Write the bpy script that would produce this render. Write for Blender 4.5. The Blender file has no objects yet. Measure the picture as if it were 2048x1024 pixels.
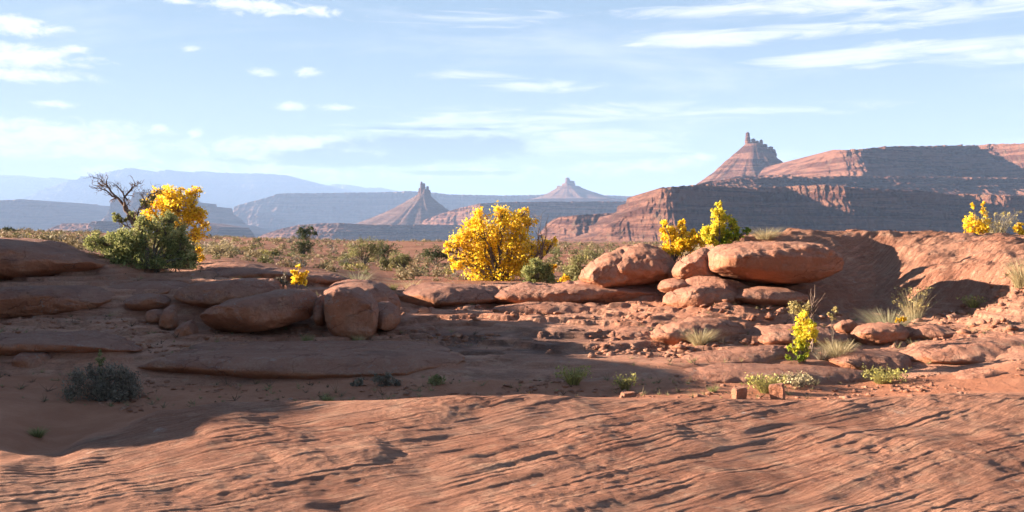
import bpy, math, random
import numpy as np
from math import radians, sin, cos, pi, tan, atan, atan2

rng = np.random.default_rng(7)
random.seed(7)
scene = bpy.context.scene
coll = scene.collection

# ------------------------------------------------------------------ camera, sky, sun, exposure
F = 2000.0          # focal length in pixels of the 2048 px wide photograph
HOR = 465.0         # row of the true horizon
CAM_H = 1.7
cam_d = bpy.data.cameras.new('camera')
cam = bpy.data.objects.new('camera', cam_d)
coll.objects.link(cam)
cam.location = (0, 0, CAM_H)
cam.rotation_euler = (radians(90), 0, 0)
cam_d.sensor_width = 36
cam_d.lens = F / 2048 * 36
cam_d.shift_y = -(512 - HOR) / 2048
cam_d.clip_start = 0.05
cam_d.clip_end = 120000
scene.camera = cam

EXPOSURE = 2.85
SUN_EL = radians(13.0)
SUN_BACK = radians(11.0)             # the sun stands to the left and a little behind the scene
to_sun = np.array([-cos(SUN_BACK) * cos(SUN_EL), sin(SUN_BACK) * cos(SUN_EL), sin(SUN_EL)])
sun_d = bpy.data.lights.new('sun', 'SUN')
sun_d.energy = 5.0
sun_d.angle = radians(0.53)
sun_d.color = (1.0, 0.83, 0.64)
sun = bpy.data.objects.new('sun', sun_d)
coll.objects.link(sun)
from mathutils import Vector
sun.rotation_euler = Vector(to_sun).to_track_quat('Z', 'Y').to_euler()

scene.view_settings.view_transform = 'Standard'
scene.view_settings.look = 'None'
scene.view_settings.gamma = 1
scene.view_settings.exposure = EXPOSURE
scene.view_settings.use_curve_mapping = False
scene.render.engine = 'CYCLES'
scene.cycles.use_denoising = True
scene.cycles.max_bounces = 6
scene.cycles.diffuse_bounces = 3
scene.cycles.transmission_bounces = 4
scene.cycles.volume_bounces = 1
scene.cycles.transparent_max_bounces = 8

def nd(nt, typ, **kw):
    n = nt.nodes.new(typ)
    for k, v in kw.items():
        setattr(n, k, v)
    return n

def lk(nt, a, b):
    nt.links.new(a, b)

def mathn(nt, op, a, b=None, c=None, clamp=False):
    n = nt.nodes.new('ShaderNodeMath')
    n.operation = op
    n.use_clamp = clamp
    for i, v in enumerate((a, b, c)):
        if v is None:
            continue
        if isinstance(v, (int, float)):
            n.inputs[i].default_value = v
        else:
            nt.links.new(v, n.inputs[i])
    return n.outputs[0]

def smooth(nt, v, lo, hi):
    n = nt.nodes.new('ShaderNodeMapRange')
    n.interpolation_type = 'SMOOTHSTEP'
    nt.links.new(v, n.inputs[0])
    n.inputs[1].default_value = lo
    n.inputs[2].default_value = hi
    return n.outputs[0]

def mixc(nt, fac, a, b, blend='MIX'):
    n = nt.nodes.new('ShaderNodeMix')
    n.data_type = 'RGBA'
    n.blend_type = blend
    for s, v in ((n.inputs[0], fac), (n.inputs[6], a), (n.inputs[7], b)):
        if isinstance(v, (int, float)):
            s.default_value = v
        elif isinstance(v, tuple):
            s.default_value = (*v, 1)
        else:
            nt.links.new(v, s)
    return n.outputs[2]

def noise_node(nt, vec, scale, detail=4, rough=0.55, dist=0.0):
    n = nt.nodes.new('ShaderNodeTexNoise')
    n.inputs['Scale'].default_value = scale
    n.inputs['Detail'].default_value = detail
    n.inputs['Roughness'].default_value = rough
    n.inputs['Distortion'].default_value = dist
    if vec is not None:
        nt.links.new(vec, n.inputs['Vector'])
    return n.outputs[0]

def mapping(nt, vec, scale=(1, 1, 1), loc=(0, 0, 0), rot=(0, 0, 0)):
    n = nt.nodes.new('ShaderNodeMapping')
    n.inputs['Scale'].default_value = scale
    n.inputs['Location'].default_value = loc
    n.inputs['Rotation'].default_value = rot
    nt.links.new(vec, n.inputs[0])
    return n.outputs[0]

SKY_STR = 0.05
def build_world():
    w = bpy.data.worlds.new('World')
    scene.world = w
    w.use_nodes = True
    w.cycles.sampling_method = 'MANUAL'
    w.cycles.sample_map_resolution = 256
    nt = w.node_tree
    nt.nodes.clear()
    out = nd(nt, 'ShaderNodeOutputWorld')
    bg = nd(nt, 'ShaderNodeBackground')
    bg.inputs[1].default_value = SKY_STR
    lk(nt, bg.outputs[0], out.inputs[0])
    sky = nd(nt, 'ShaderNodeTexSky')
    sky.sky_type = 'NISHITA'
    sky.sun_disc = False
    sky.sun_elevation = SUN_EL
    sky.sun_rotation = atan2(to_sun[0], to_sun[1])
    sky.altitude = 1500
    sky.air_density = 1.0
    sky.dust_density = 0.2
    sky.ozone_density = 1.2
    skyc = mixc(nt, 1.0, sky.outputs[0], (0.225 * 1.9, 0.355 * 1.9, 0.50 * 1.9), 'MULTIPLY')
    den = nd(nt, 'ShaderNodeVectorMath', operation='MULTIPLY_ADD')
    lk(nt, skyc, den.inputs[0])
    den.inputs[1].default_value = (1.05 * SKY_STR * 2 ** EXPOSURE,) * 3
    den.inputs[2].default_value = (1, 1, 1)
    dv = nd(nt, 'ShaderNodeVectorMath', operation='DIVIDE')
    lk(nt, skyc, dv.inputs[0])
    lk(nt, den.outputs[0], dv.inputs[1])
    skyc = dv.outputs[0]
    tc = nd(nt, 'ShaderNodeTexCoord')
    sep = nd(nt, 'ShaderNodeSeparateXYZ')
    lk(nt, tc.outputs['Generated'], sep.inputs[0])
    az = mathn(nt, 'ARCTAN2', sep.outputs[0], sep.outputs[1])
    el = mathn(nt, 'ARCSINE', sep.outputs[2])
    comb = nd(nt, 'ShaderNodeCombineXYZ')
    lk(nt, az, comb.inputs[0])
    lk(nt, el, comb.inputs[1])
    p = comb.outputs[0]
    n_puff = noise_node(nt, mapping(nt, p, (36, 88, 1)), 1.0, 10, 0.68, 0.6)
    n_wisp = noise_node(nt, mapping(nt, p, (10, 85, 1), rot=(0, 0, 0.06)), 1.0, 10, 0.66, 1.2)
    blobs_puff = [(30, 112, 120, 22, 1), (60, 150, 110, 12, .9), (15, 50, 85, 18, .95), (148, 101, 34, 8, .9), (500, 12, 88, 16, 1),
                  (635, 24, 42, 11, 1), (360, 2, 30, 6, .8), (528, 144, 28, 8, .8), (618, 146, 30, 9, .9), (585, 213, 34, 8, .9),
                  (668, 215, 34, 6, .7), (105, 209, 30, 8, .9), (375, 97, 20, 5, .55), (392, 266, 13, 9, .9), (318, 256, 14, 7, .8),
                  (110, 268, 165, 26, 1), (50, 296, 130, 18, 1), (220, 296, 110, 22, .9), (200, 341, 45, 12, .9), (620, 288, 120, 16, 1),
                  (500, 300, 120, 26, .8), (700, 300, 90, 16, .8), (1385, 322, 34, 16, .95), (1300, 330, 70, 14, .8),
                  (1210, 338, 90, 14, .7), (900, 346, 220, 16, .7), (640, 345, 200, 16, .6), (430, 335, 180, 20, .6)]
    blobs_wisp = [(1430, 76, 190, 17, 1), (1590, 62, 190, 13, .85), (1680, 120, 140, 16, .95), (1870, 96, 240, 16, .95),
                  (2020, 108, 170, 18, .9), (1660, 8, 360, 20, .9), (1960, 18, 220, 18, .8), (1800, 52, 130, 7, .6),
                  (1080, 172, 110, 13, .6), (960, 38, 190, 14, .5), (1300, 225, 260, 20, .6), (1050, 265, 320, 45, .62),
                  (1250, 290, 160, 16, .75), (1560, 320, 60, 20, .6), (900, 150, 100, 8, .4), (1650, 215, 160, 12, .45)]
    def blobsum(lst, nz, gain):
        acc = None
        for (px, py, wx, hy, s) in lst:
            u = (px - 1024) / F
            a0 = atan(u)
            e0 = atan((HOR - py) / F * cos(a0))
            da = mathn(nt, 'MULTIPLY', mathn(nt, 'SUBTRACT', az, a0), F / wx)
            de = mathn(nt, 'MULTIPLY', mathn(nt, 'SUBTRACT', el, e0), F / hy)
            r2 = mathn(nt, 'ADD', mathn(nt, 'MULTIPLY', da, da), mathn(nt, 'MULTIPLY', de, de))
            m = mathn(nt, 'MULTIPLY', mathn(nt, 'SUBTRACT', 1.0, mathn(nt, 'MULTIPLY', r2, 0.6)), s)
            acc = m if acc is None else mathn(nt, 'MAXIMUM', acc, m)
        acc = mathn(nt, 'MAXIMUM', acc, -0.6)
        return mathn(nt, 'ADD', acc, mathn(nt, 'MULTIPLY', mathn(nt, 'SUBTRACT', nz, 0.5), gain))
    mp = smooth(nt, blobsum(blobs_puff, n_puff, 3.8), 0.0, 1.25)
    mw = mathn(nt, 'MULTIPLY', smooth(nt, blobsum(blobs_wisp, n_wisp, 3.0), 0.05, 1.15), 0.85)
    # the same thin broken cloud all round the sky
    n_all = noise_node(nt, mapping(nt, p, (3, 16, 1), loc=(3.1, 1.7, 0)), 1.0, 6, 0.6, 0.6)
    m_all = mathn(nt, 'MULTIPLY', smooth(nt, n_all, 0.50, 0.80), 0.5)
    mask = mathn(nt, 'MAXIMUM', mathn(nt, 'MAXIMUM', mp, mw), m_all)
    # pale milk towards the horizon, everywhere
    low = mathn(nt, 'MULTIPLY', mathn(nt, 'POWER', 2.718, mathn(nt, 'MULTIPLY', mathn(nt, 'MAXIMUM', el, 0.0), -7.0)), 0.85)
    k = 1 / SKY_STR / 2 ** EXPOSURE
    milk = mixc(nt, low, skyc, (0.60 * k, 0.68 * k, 0.74 * k))
    white = (1.25 * k, 1.21 * k, 1.17 * k)
    c1 = mixc(nt, mathn(nt, 'MULTIPLY', mask, 0.95), milk, white)
    # shaded grey-blue bellies of the long low cloud
    gacc = blobsum([(870, 297, 175, 22, 1), (960, 290, 90, 18, .9), (700, 316, 190, 16, .85), (880, 258, 130, 3, .5), (930, 346, 100, 5, .7), (560, 322, 90, 8, .5)],
                   noise_node(nt, mapping(nt, p, (26, 70, 1), loc=(5, 2, 0)), 1.0, 6, 0.6, 0.4), 2.2)
    gm = mathn(nt, 'MULTIPLY', smooth(nt, gacc, -0.1, 0.6), 0.92)
    c2 = mixc(nt, gm, c1, (0.12 * k, 0.20 * k, 0.31 * k))
    lk(nt, c2, bg.inputs[0])
build_world()

# ------------------------------------------------------------------ noise in numpy
_perm = np.random.default_rng(11).permutation(512).astype(np.int64)
_g3 = np.random.default_rng(12).normal(size=(512, 3))
_g3 /= np.linalg.norm(_g3, axis=1)[:, None]

def perlin(x, y, z=0.0):
    x, y, z = np.broadcast_arrays(np.asarray(x, float), np.asarray(y, float), np.asarray(z, float))
    xi, yi, zi = np.floor(x).astype(np.int64), np.floor(y).astype(np.int64), np.floor(z).astype(np.int64)
    xf, yf, zf = x - xi, y - yi, z - zi
    u, v, w = [t * t * t * (t * (t * 6 - 15) + 10) for t in (xf, yf, zf)]
    def g(dx, dy, dz):
        h = _perm[(_perm[(_perm[(xi + dx) & 511] + yi + dy) & 511] + zi + dz) & 511]
        gr = _g3[h]
        return gr[..., 0] * (xf - dx) + gr[..., 1] * (yf - dy) + gr[..., 2] * (zf - dz)
    def mx(a, b, t):
        return a + (b - a) * t
    r0 = mx(mx(g(0, 0, 0), g(1, 0, 0), u), mx(g(0, 1, 0), g(1, 1, 0), u), v)
    if np.all(z == 0):
        return r0 * 1.5
    r1 = mx(mx(g(0, 0, 1), g(1, 0, 1), u), mx(g(0, 1, 1), g(1, 1, 1), u), v)
    return mx(r0, r1, w) * 1.5

def fbm(x, y, z=0.0, oct=4, gain=0.5):
    s, a, f = 0.0, 1.0, 1.0
    for i in range(oct):
        s = s + a * perlin(np.asarray(x) * f + 7.3 * i, np.asarray(y) * f + 3.1 * i, (np.asarray(z) * f + 1.7 * i) if not np.isscalar(z) else z)
        a *= gain
        f *= 2.03
    return s

def sstep(x, a, b):
    t = np.clip((x - a) / (b - a), 0, 1)
    return t * t * (3 - 2 * t)

def P(px, py, Y):
    return np.array([(px - 1024) / F * Y, Y, CAM_H - (py - HOR) / F * Y])

# ------------------------------------------------------------------ mesh helpers
def mesh_obj(name, verts, faces, mat, loc=(0, 0, 0), parent=None, shade=True, attrs=None):
    me = bpy.data.meshes.new(name)
    verts = np.asarray(verts, np.float32)
    if isinstance(faces, np.ndarray):
        nf, k = faces.shape
        me.vertices.add(len(verts))
        me.vertices.foreach_set('co', verts.ravel())
        me.loops.add(nf * k)
        me.loops.foreach_set('vertex_index', faces.astype(np.int32).ravel())
        me.polygons.add(nf)
        me.polygons.foreach_set('loop_start', (np.arange(nf) * k).astype(np.int32))
        me.update(calc_edges=True)
    else:
        me.from_pydata([tuple(v) for v in verts], [], faces)
        me.update()
    if shade:
        me.shade_smooth()
    if attrs:
        for k_, v_ in attrs.items():
            at = me.attributes.new(k_, 'FLOAT', 'POINT')
            at.data.foreach_set('value', np.asarray(v_, np.float32))
    me.materials.append(mat)
    o = bpy.data.objects.new(name, me)
    o.location = loc
    coll.objects.link(o)
    if parent is not None:
        o.parent = parent
    return o

def tag(o, label=None, cat=None, group=None, kind=None):
    if label:
        o['label'] = label
    if cat:
        o['category'] = cat
    if group:
        o['group'] = group
    if kind:
        o['kind'] = kind
    return o

def empty(name, loc, label, cat, group=None):
    o = bpy.data.objects.new(name, None)
    o.location = loc
    o.empty_display_size = 0.1
    coll.objects.link(o)
    return tag(o, label, cat, group)

def grid_faces(nr, nc, wrap=False):
    i = np.arange(nr - 1)[:, None]
    j = np.arange(nc if wrap else nc - 1)[None, :]
    j2 = (j + 1) % nc
    a = i * nc + j
    b = i * nc + j2
    c = (i + 1) * nc + j2
    d = (i + 1) * nc + j
    return np.stack([a, b, c, d], -1).reshape(-1, 4)

# ------------------------------------------------------------------ materials
def new_mat(name):
    m = bpy.data.materials.new(name)
    m.use_nodes = True
    nt = m.node_tree
    b = nt.nodes['Principled BSDF']
    b.inputs['Roughness'].default_value = 0.9
    b.inputs['Specular IOR Level'].default_value = 0.15
    return m, nt, b

def rock_color(nt, vec, varn=0.5):
    """sandstone: rust to salmon, with dark desert varnish, pale dust and fine grain"""
    n1 = noise_node(nt, vec, 0.55, 5, 0.6, 0.3)
    n2 = noise_node(nt, vec, 4.5, 6, 0.65, 0.2)
    n3 = noise_node(nt, vec, 38, 4, 0.65)
    c = mixc(nt, smooth(nt, n1, 0.35, 0.65), (0.40, 0.172, 0.108), (0.51, 0.25, 0.165))
    c = mixc(nt, smooth(nt, n2, 0.45, 0.75), c, (0.54, 0.31, 0.21))
    c = mixc(nt, mathn(nt, 'MULTIPLY', smooth(nt, n3, 0.45, 0.75), 0.5), c, (0.23, 0.105, 0.072))
    v = noise_node(nt, mapping(nt, vec, (1, 1, 1.7), (4, 9, 2)), 1.6, 7, 0.7, 0.4)
    c = mixc(nt, mathn(nt, 'MULTIPLY', smooth(nt, v, 0.50, 0.68), varn), c, (0.135, 0.075, 0.062))
    spk = noise_node(nt, mapping(nt, vec, (1, 1, 1), (1, 5, 8)), 16, 7, 0.75, 0.3)
    c = mixc(nt, mathn(nt, 'MULTIPLY', smooth(nt, spk, 0.54, 0.68), 0.38), c, (0.17, 0.085, 0.062))
    p = noise_node(nt, mapping(nt, vec, (1, 1, 2), (14, 3, 7)), 3.2, 7, 0.72, 0.3)
    c = mixc(nt, mathn(nt, 'MULTIPLY', smooth(nt, p, 0.62, 0.72), 0.65), c, (0.56, 0.46, 0.40))
    return c

def bump_chain(nt, bsdf, vec, items):
    prev = None
    for (h, strength, dist) in items:
        b = nd(nt, 'ShaderNodeBump')
        b.inputs['Strength'].default_value = strength
        b.inputs['Distance'].default_value = dist
        lk(nt, h, b.inputs['Height'])
        if prev is not None:
            lk(nt, prev, b.inputs['Normal'])
        prev = b.outputs[0]
    lk(nt, prev, bsdf.inputs['Normal'])

def make_rock_mat(name, varn=0.55, strata=0.5):
    m, nt, b = new_mat(name)
    vec = nd(nt, 'ShaderNodeTexCoord').outputs['Object']
    c = rock_color(nt, vec, varn)
    # thin bedding lines that lean a little
    bed = noise_node(nt, mapping(nt, vec, (1.2, 1.2, 26), rot=(0.06, 0.10, 0)), 1.0, 5, 0.65, 0.3)
    c = mixc(nt, mathn(nt, 'MULTIPLY', smooth(nt, bed, 0.52, 0.68), 0.5 * strata), c, (0.22, 0.085, 0.05))
    nz = nd(nt, 'ShaderNodeSeparateXYZ')
    lk(nt, nd(nt, 'ShaderNodeNewGeometry').outputs['Normal'], nz.inputs[0])
    wth = mathn(nt, 'MULTIPLY', smooth(nt, mathn(nt, 'ADD', nz.outputs[2], mathn(nt, 'MULTIPLY', mathn(nt, 'SUBTRACT', noise_node(nt, vec, 5, 6, 0.7), 0.5), 1.2)), 0.0, 0.7), 0.75 * varn)
    c = mixc(nt, wth, c, (0.245, 0.122, 0.095))
    fresh = mathn(nt, 'MULTIPLY', mathn(nt, 'SUBTRACT', 1.0, smooth(nt, mathn(nt, 'ADD', nz.outputs[2], mathn(nt, 'MULTIPLY', mathn(nt, 'SUBTRACT', noise_node(nt, vec, 3, 5, 0.7), 0.5), 0.9)), -0.35, 0.35)), 0.6)
    c = mixc(nt, fresh, c, (0.46, 0.175, 0.082))
    lich = noise_node(nt, mapping(nt, vec, (1, 1, 1), (7, 2, 5)), 22, 5, 0.7, 0.2)
    lpat = noise_node(nt, mapping(nt, vec, (1, 1, 1), (2, 6, 1)), 2.3, 4, 0.6)
    lm_ = mathn(nt, 'MULTIPLY', smooth(nt, lich, 0.55, 0.63), smooth(nt, lpat, 0.45, 0.62))
    c = mixc(nt, mathn(nt, 'MULTIPLY', lm_, varn), c, (0.34, 0.27, 0.235))
    vv = nd(nt, 'ShaderNodeTexVoronoi')
    vv.feature = 'DISTANCE_TO_EDGE'
    vv.inputs['Scale'].default_value = 0.9
    wv = nd(nt, 'ShaderNodeVectorMath', operation='ADD')
    nz3 = nd(nt, 'ShaderNodeTexNoise')
    nz3.inputs['Scale'].default_value = 2.5
    nz3.inputs['Detail'].default_value = 5
    lk(nt, mapping(nt, vec, (1, 1, 2.2)), wv.inputs[0])
    sc3 = nd(nt, 'ShaderNodeVectorMath', operation='SCALE')
    lk(nt, vec, nz3.inputs['Vector'])
    lk(nt, nz3.outputs['Color'], sc3.inputs[0])
    sc3.inputs['Scale'].default_value = 0.7
    lk(nt, sc3.outputs[0], wv.inputs[1])
    lk(nt, wv.outputs[0], vv.inputs['Vector'])
    crk = mathn(nt, 'MULTIPLY', mathn(nt, 'SUBTRACT', 1.0, smooth(nt, vv.outputs['Distance'], 0.002, 0.014)), smooth(nt, lpat, 0.40, 0.52))
    c = mixc(nt, mathn(nt, 'MULTIPLY', crk, 0.4), c, (0.12, 0.04, 0.028))
    lk(nt, c, b.inputs['Base Color'])
    bump_chain(nt, b, vec, [(mathn(nt, 'MULTIPLY', crk, -1.0), 0.7, 0.03), (bed, 0.9 * strata, 0.08), (noise_node(nt, vec, 7, 8, 0.72, 0.4), 1.0, 0.10), (noise_node(nt, vec, 45, 4, 0.65), 0.7, 0.012)])
    return m

M_rock = make_rock_mat('sandstone', 0.55, 0.6)
M_boulder = make_rock_mat('varnished_sandstone', 0.75, 0.25)
M_clean = make_rock_mat('clean_sandstone', 0.28, 0.5)

def make_ground_mat():
    m, nt, b = new_mat('desert_ground')
    vec = nd(nt, 'ShaderNodeTexCoord').outputs['Object']
    def att(n):
        a = nd(nt, 'ShaderNodeAttribute')
        a.attribute_name = n
        return a.outputs['Fac']
    rock = rock_color(nt, vec, 0.45)
    dirv = mapping(nt, vec, (1, 1, 1), rot=(0, 0, -radians(38)))
    lines = noise_node(nt, mapping(nt, dirv, (0.9, 34, 1)), 1.0, 5, 0.65, 0.35)
    rock = mixc(nt, mathn(nt, 'MULTIPLY', smooth(nt, lines, 0.5, 0.68), mathn(nt, 'MULTIPLY', att('stria'), 0.55)), rock, (0.24, 0.10, 0.06))
    ns = noise_node(nt, vec, 2.2, 6, 0.6)
    sand = mixc(nt, smooth(nt, ns, 0.35, 0.7), (0.37, 0.148, 0.084), (0.45, 0.20, 0.12))
    peb = nd(nt, 'ShaderNodeTexVoronoi')
    peb.inputs['Scale'].default_value = 42
    lk(nt, vec, peb.inputs['Vector'])
    pebm = mathn(nt, 'MULTIPLY', mathn(nt, 'LESS_THAN', peb.outputs['Distance'], 0.24), smooth(nt, noise_node(nt, vec, 1.7, 3), 0.42, 0.62))
    sand = mixc(nt, mathn(nt, 'MULTIPLY', pebm, 0.45), sand, (0.24, 0.115, 0.08))
    c = mixc(nt, att('sand'), rock, sand)
    n5 = noise_node(nt, vec, 0.09, 6, 0.65)
    n6 = noise_node(nt, vec, 1.1, 5, 0.7)
    soil = mixc(nt, smooth(nt, n5, 0.35, 0.65), (0.20, 0.078, 0.048), (0.30, 0.13, 0.08))
    soil = mixc(nt, smooth(nt, n6, 0.48, 0.7), soil, (0.27, 0.17, 0.10))
    c = mixc(nt, att('soil'), c, soil)
    dark = noise_node(nt, mapping(nt, vec, (0.7, 1.3, 1), (3, 8, 0)), 1.4, 6, 0.65, 0.5)
    c = mixc(nt, mathn(nt, 'MULTIPLY', mathn(nt, 'MULTIPLY', smooth(nt, dark, 0.35, 0.6), att('dark_patch')), 0.75), c, (0.10, 0.062, 0.055))
    lk(nt, c, b.inputs['Base Color'])
    lines2 = noise_node(nt, mapping(nt, dirv, (1.6, 80, 1), (3, 1, 0)), 1.0, 4, 0.65, 0.5)
    bed = noise_node(nt, mapping(nt, vec, (1.0, 1.0, 24), rot=(0.03, 0.06, 0)), 1.0, 5, 0.65, 0.3)
    lh = mathn(nt, 'MULTIPLY', mathn(nt, 'ADD', smooth(nt, lines, 0.46, 0.60), mathn(nt, 'MULTIPLY', smooth(nt, lines2, 0.46, 0.58), 0.45)), att('stria'))
    lh = mathn(nt, 'ADD', lh, mathn(nt, 'MULTIPLY', smooth(nt, bed, 0.4, 0.6), mathn(nt, 'SUBTRACT', 1.0, mathn(nt, 'MAXIMUM', att('stria'), att('sand')))))
    bump_chain(nt, b, vec, [(lh, 1.0, 0.02), (noise_node(nt, vec, 14, 8, 0.74), 0.9, 0.06), (noise_node(nt, vec, 90, 3, 0.6), 0.5, 0.008)])
    return m
M_ground = make_ground_mat()

# ------------------------------------------------------------------ the ground: one sheet from behind the camera to the horizon
# profile of the land along columns of the view: (distance, row) pairs, converted to heights
COLS = {
    0:    [(6, 1015), (7.2, 930), (7.8, 902), (11.2, 748), (11.7, 692), (14.0, 640), (14.7, 582), (15.8, 553), (16.8, 486), (18.0, 484), (20, 486), (45, 470)],
    110:  [(6, 1018), (8.0, 908), (8.5, 897), (11.2, 752), (11.7, 690), (14.0, 636), (14.7, 582), (15.8, 553), (16.8, 500), (18.0, 498), (20, 497), (45, 474)],
    200:  [(6, 1020), (8.4, 866), (9.0, 862), (11.2, 765), (11.7, 690), (14.1, 632), (14.7, 580), (16.0, 553), (16.8, 520), (18.0, 515), (19.5, 512), (45, 480)],
    330:  [(6, 1022), (9.0, 826), (9.8, 822), (11.2, 768), (11.8, 712), (13.9, 648), (14.8, 582), (16.5, 557), (17.2, 543), (18.0, 536), (19.5, 533), (45, 497)],
    450:  [(6, 1022), (9.3, 806), (10, 815), (11.2, 768), (11.8, 712), (13.8, 665), (14.8, 575), (16.5, 556), (17.2, 540), (18.0, 530), (19.5, 527), (45, 503)],
    620:  [(6, 1022), (9.4, 803), (10.1, 810), (11.3, 762), (11.9, 712), (13.6, 668), (14.8, 605), (16.5, 572), (17.2, 557), (18.2, 552), (19.5, 550), (45, 513)],
    800:  [(6, 1022), (9.4, 801), (10.1, 808), (11.3, 758), (11.9, 712), (13.6, 668), (15.5, 628), (17.0, 608), (17.6, 584), (18.5, 580), (20, 580), (45, 520)],
    950:  [(6, 1022), (9.5, 798), (10.2, 800), (11.1, 760), (11.7, 735), (13.5, 685), (15.5, 635), (17.0, 608), (17.6, 574), (18.5, 572), (20, 575), (45, 518)],
    1150: [(6, 1022), (9.5, 796), (10.2, 795), (11.2, 760), (12.0, 722), (13.5, 680), (15.5, 625), (16.8, 602), (17.4, 572), (18.5, 570), (20, 573), (45, 518)],
    1300: [(6, 1022), (9.5, 800), (10.2, 790), (11.2, 757), (12.0, 722), (13.5, 672), (15.0, 622), (16.0, 605), (16.8, 562), (18.0, 545), (20, 555), (45, 513)],
    1450: [(6, 1022), (9.5, 803), (10.2, 790), (11.2, 757), (12.0, 716), (13.4, 668), (14.6, 616), (15.3, 607), (16.2, 548), (18.0, 482), (20.5, 482), (45, 510)],
    1600: [(6, 1022), (9.5, 805), (10.2, 790), (11.2, 760), (12.0, 718), (13.4, 668), (14.4, 630), (15.2, 612), (16.6, 540), (18.2, 468), (20.5, 468), (45, 510)],
    1750: [(6, 1022), (9.6, 800), (10.3, 790), (11.2, 762), (12.2, 718), (13.6, 668), (14.8, 636), (16.2, 618), (17.5, 545), (18.6, 468), (20.8, 468), (45, 510)],
    1900: [(6, 1022), (9.6, 795), (10.3, 780), (11.2, 745), (12.2, 692), (13.2, 660), (14.0, 640), (14.9, 622), (16.2, 535), (18.2, 469), (20.5, 470), (45, 510)],
    2048: [(6, 1022), (9.6, 790), (10.3, 768), (11.2, 722), (12.0, 680), (12.8, 645), (13.3, 620), (13.7, 596), (14.9, 530), (17.4, 474), (20.5, 474), (45, 510)],
}
KX = np.array(sorted(COLS))
KY = np.array([[p[0] for p in COLS[k]] for k in KX])
KZ = np.array([[CAM_H - (p[1] - HOR) / F * p[0] for p in COLS[k]] for k in KX])

def key_at(px):
    """control distances and heights for columns px (n,) -> (n,K)"""
    px = np.clip(px, KX[0], KX[-1])
    i = np.clip(np.searchsorted(KX, px) - 1, 0, len(KX) - 2)
    t = ((px - KX[i]) / (KX[i + 1] - KX[i]))[:, None]
    t = t * t * (3 - 2 * t) * 0.6 + t * 0.4
    return KY[i] * (1 - t) + KY[i + 1] * t, KZ[i] * (1 - t) + KZ[i + 1] * t

def plain_z(x, Y):
    """the scrub plain past 45 m; a low swell on the left hides what lies behind it"""
    px = np.clip(1024 + F * x / np.maximum(Y, 1), -400, 2500)
    crest = np.interp(px, [-400, 0, 200, 420, 560, 700, 900, 1100, 1300, 2500], [459, 461, 466, 474, 477, 483, 484, 488, 488, 488])
    lY = np.log(Y / 45.0)
    near_row = np.interp(px, [0, 200, 450, 620, 950, 1300, 2048], [470, 480, 503, 514, 519, 513, 510])
    t = np.clip(lY / np.log(130 / 45.0), 0, 1)
    row = near_row + (crest - near_row) * t ** 0.7
    far = 481.5
    t2 = sstep(lY, np.log(150 / 45.0), np.log(1400 / 45.0))
    row_far = np.where(row < far, row + (np.maximum(far + 2, row) - row) * t2, row + (far - row) * t2)
    return CAM_H - (row_far - HOR) / F * Y

def ridge(x, Y, z):
    """the rock bluff that stands out of frame on the left and shades the hollow"""
    H = np.interp(Y, [8.2, 9.0, 9.4, 11.1, 11.7, 12.3, 13.1, 16.4, 17.2, 17.9, 19.5, 21, 25, 28], [0, 1.45, 1.55, 1.95, 2.2, 2.7, 3.15, 3.05, 2.8, 2.4, 2.1, 1.8, 1.2, 0.8])
    H = H * (1 + 0.05 * perlin(x * 0.6, Y * 0.9))
    x0 = -(0.53 * np.maximum(Y, 9) + 0.8)
    m = sstep(-(x - x0), 0, 3.0) * (1 - 0.8 * sstep(-(x + 24), 0, 12)) * (1 - sstep(Y, 25, 29))
    return np.maximum(z, z + (H - z) * m)

def saw(s):
    t = s - np.floor(s)
    return np.where(t < 0.16, t / 0.16, (1 - t) / 0.84)

def base_height(x, Y):
    """macro height of the land without fine relief; arrays (n,)"""
    Wd = np.maximum(Y, 5.0)
    px = 1024 + F * x / Wd
    ky, kz = key_at(px)
    z = np.zeros_like(x)
    for k in range(ky.shape[1] - 1):
        t = np.clip((Y - ky[:, k]) / (ky[:, k + 1] - ky[:, k]), 0, 1)
        ts = t * t * (3 - 2 * t) * 0.5 + t * 0.5
        seg = (Y >= ky[:, k]) & (Y < ky[:, k + 1])
        z = np.where(seg, kz[:, k] + (kz[:, k + 1] - kz[:, k]) * ts, z)
    z = np.where(Y < ky[:, 0], kz[:, 0] * sstep(Y, -6, 6), z)
    pz = plain_z(x, np.maximum(Y, 45))
    z = np.where(Y >= 45, pz, z)
    z = np.where((Y > 8) & (Y < 29), ridge(x, Y, z), z)
    return z, ky

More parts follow.
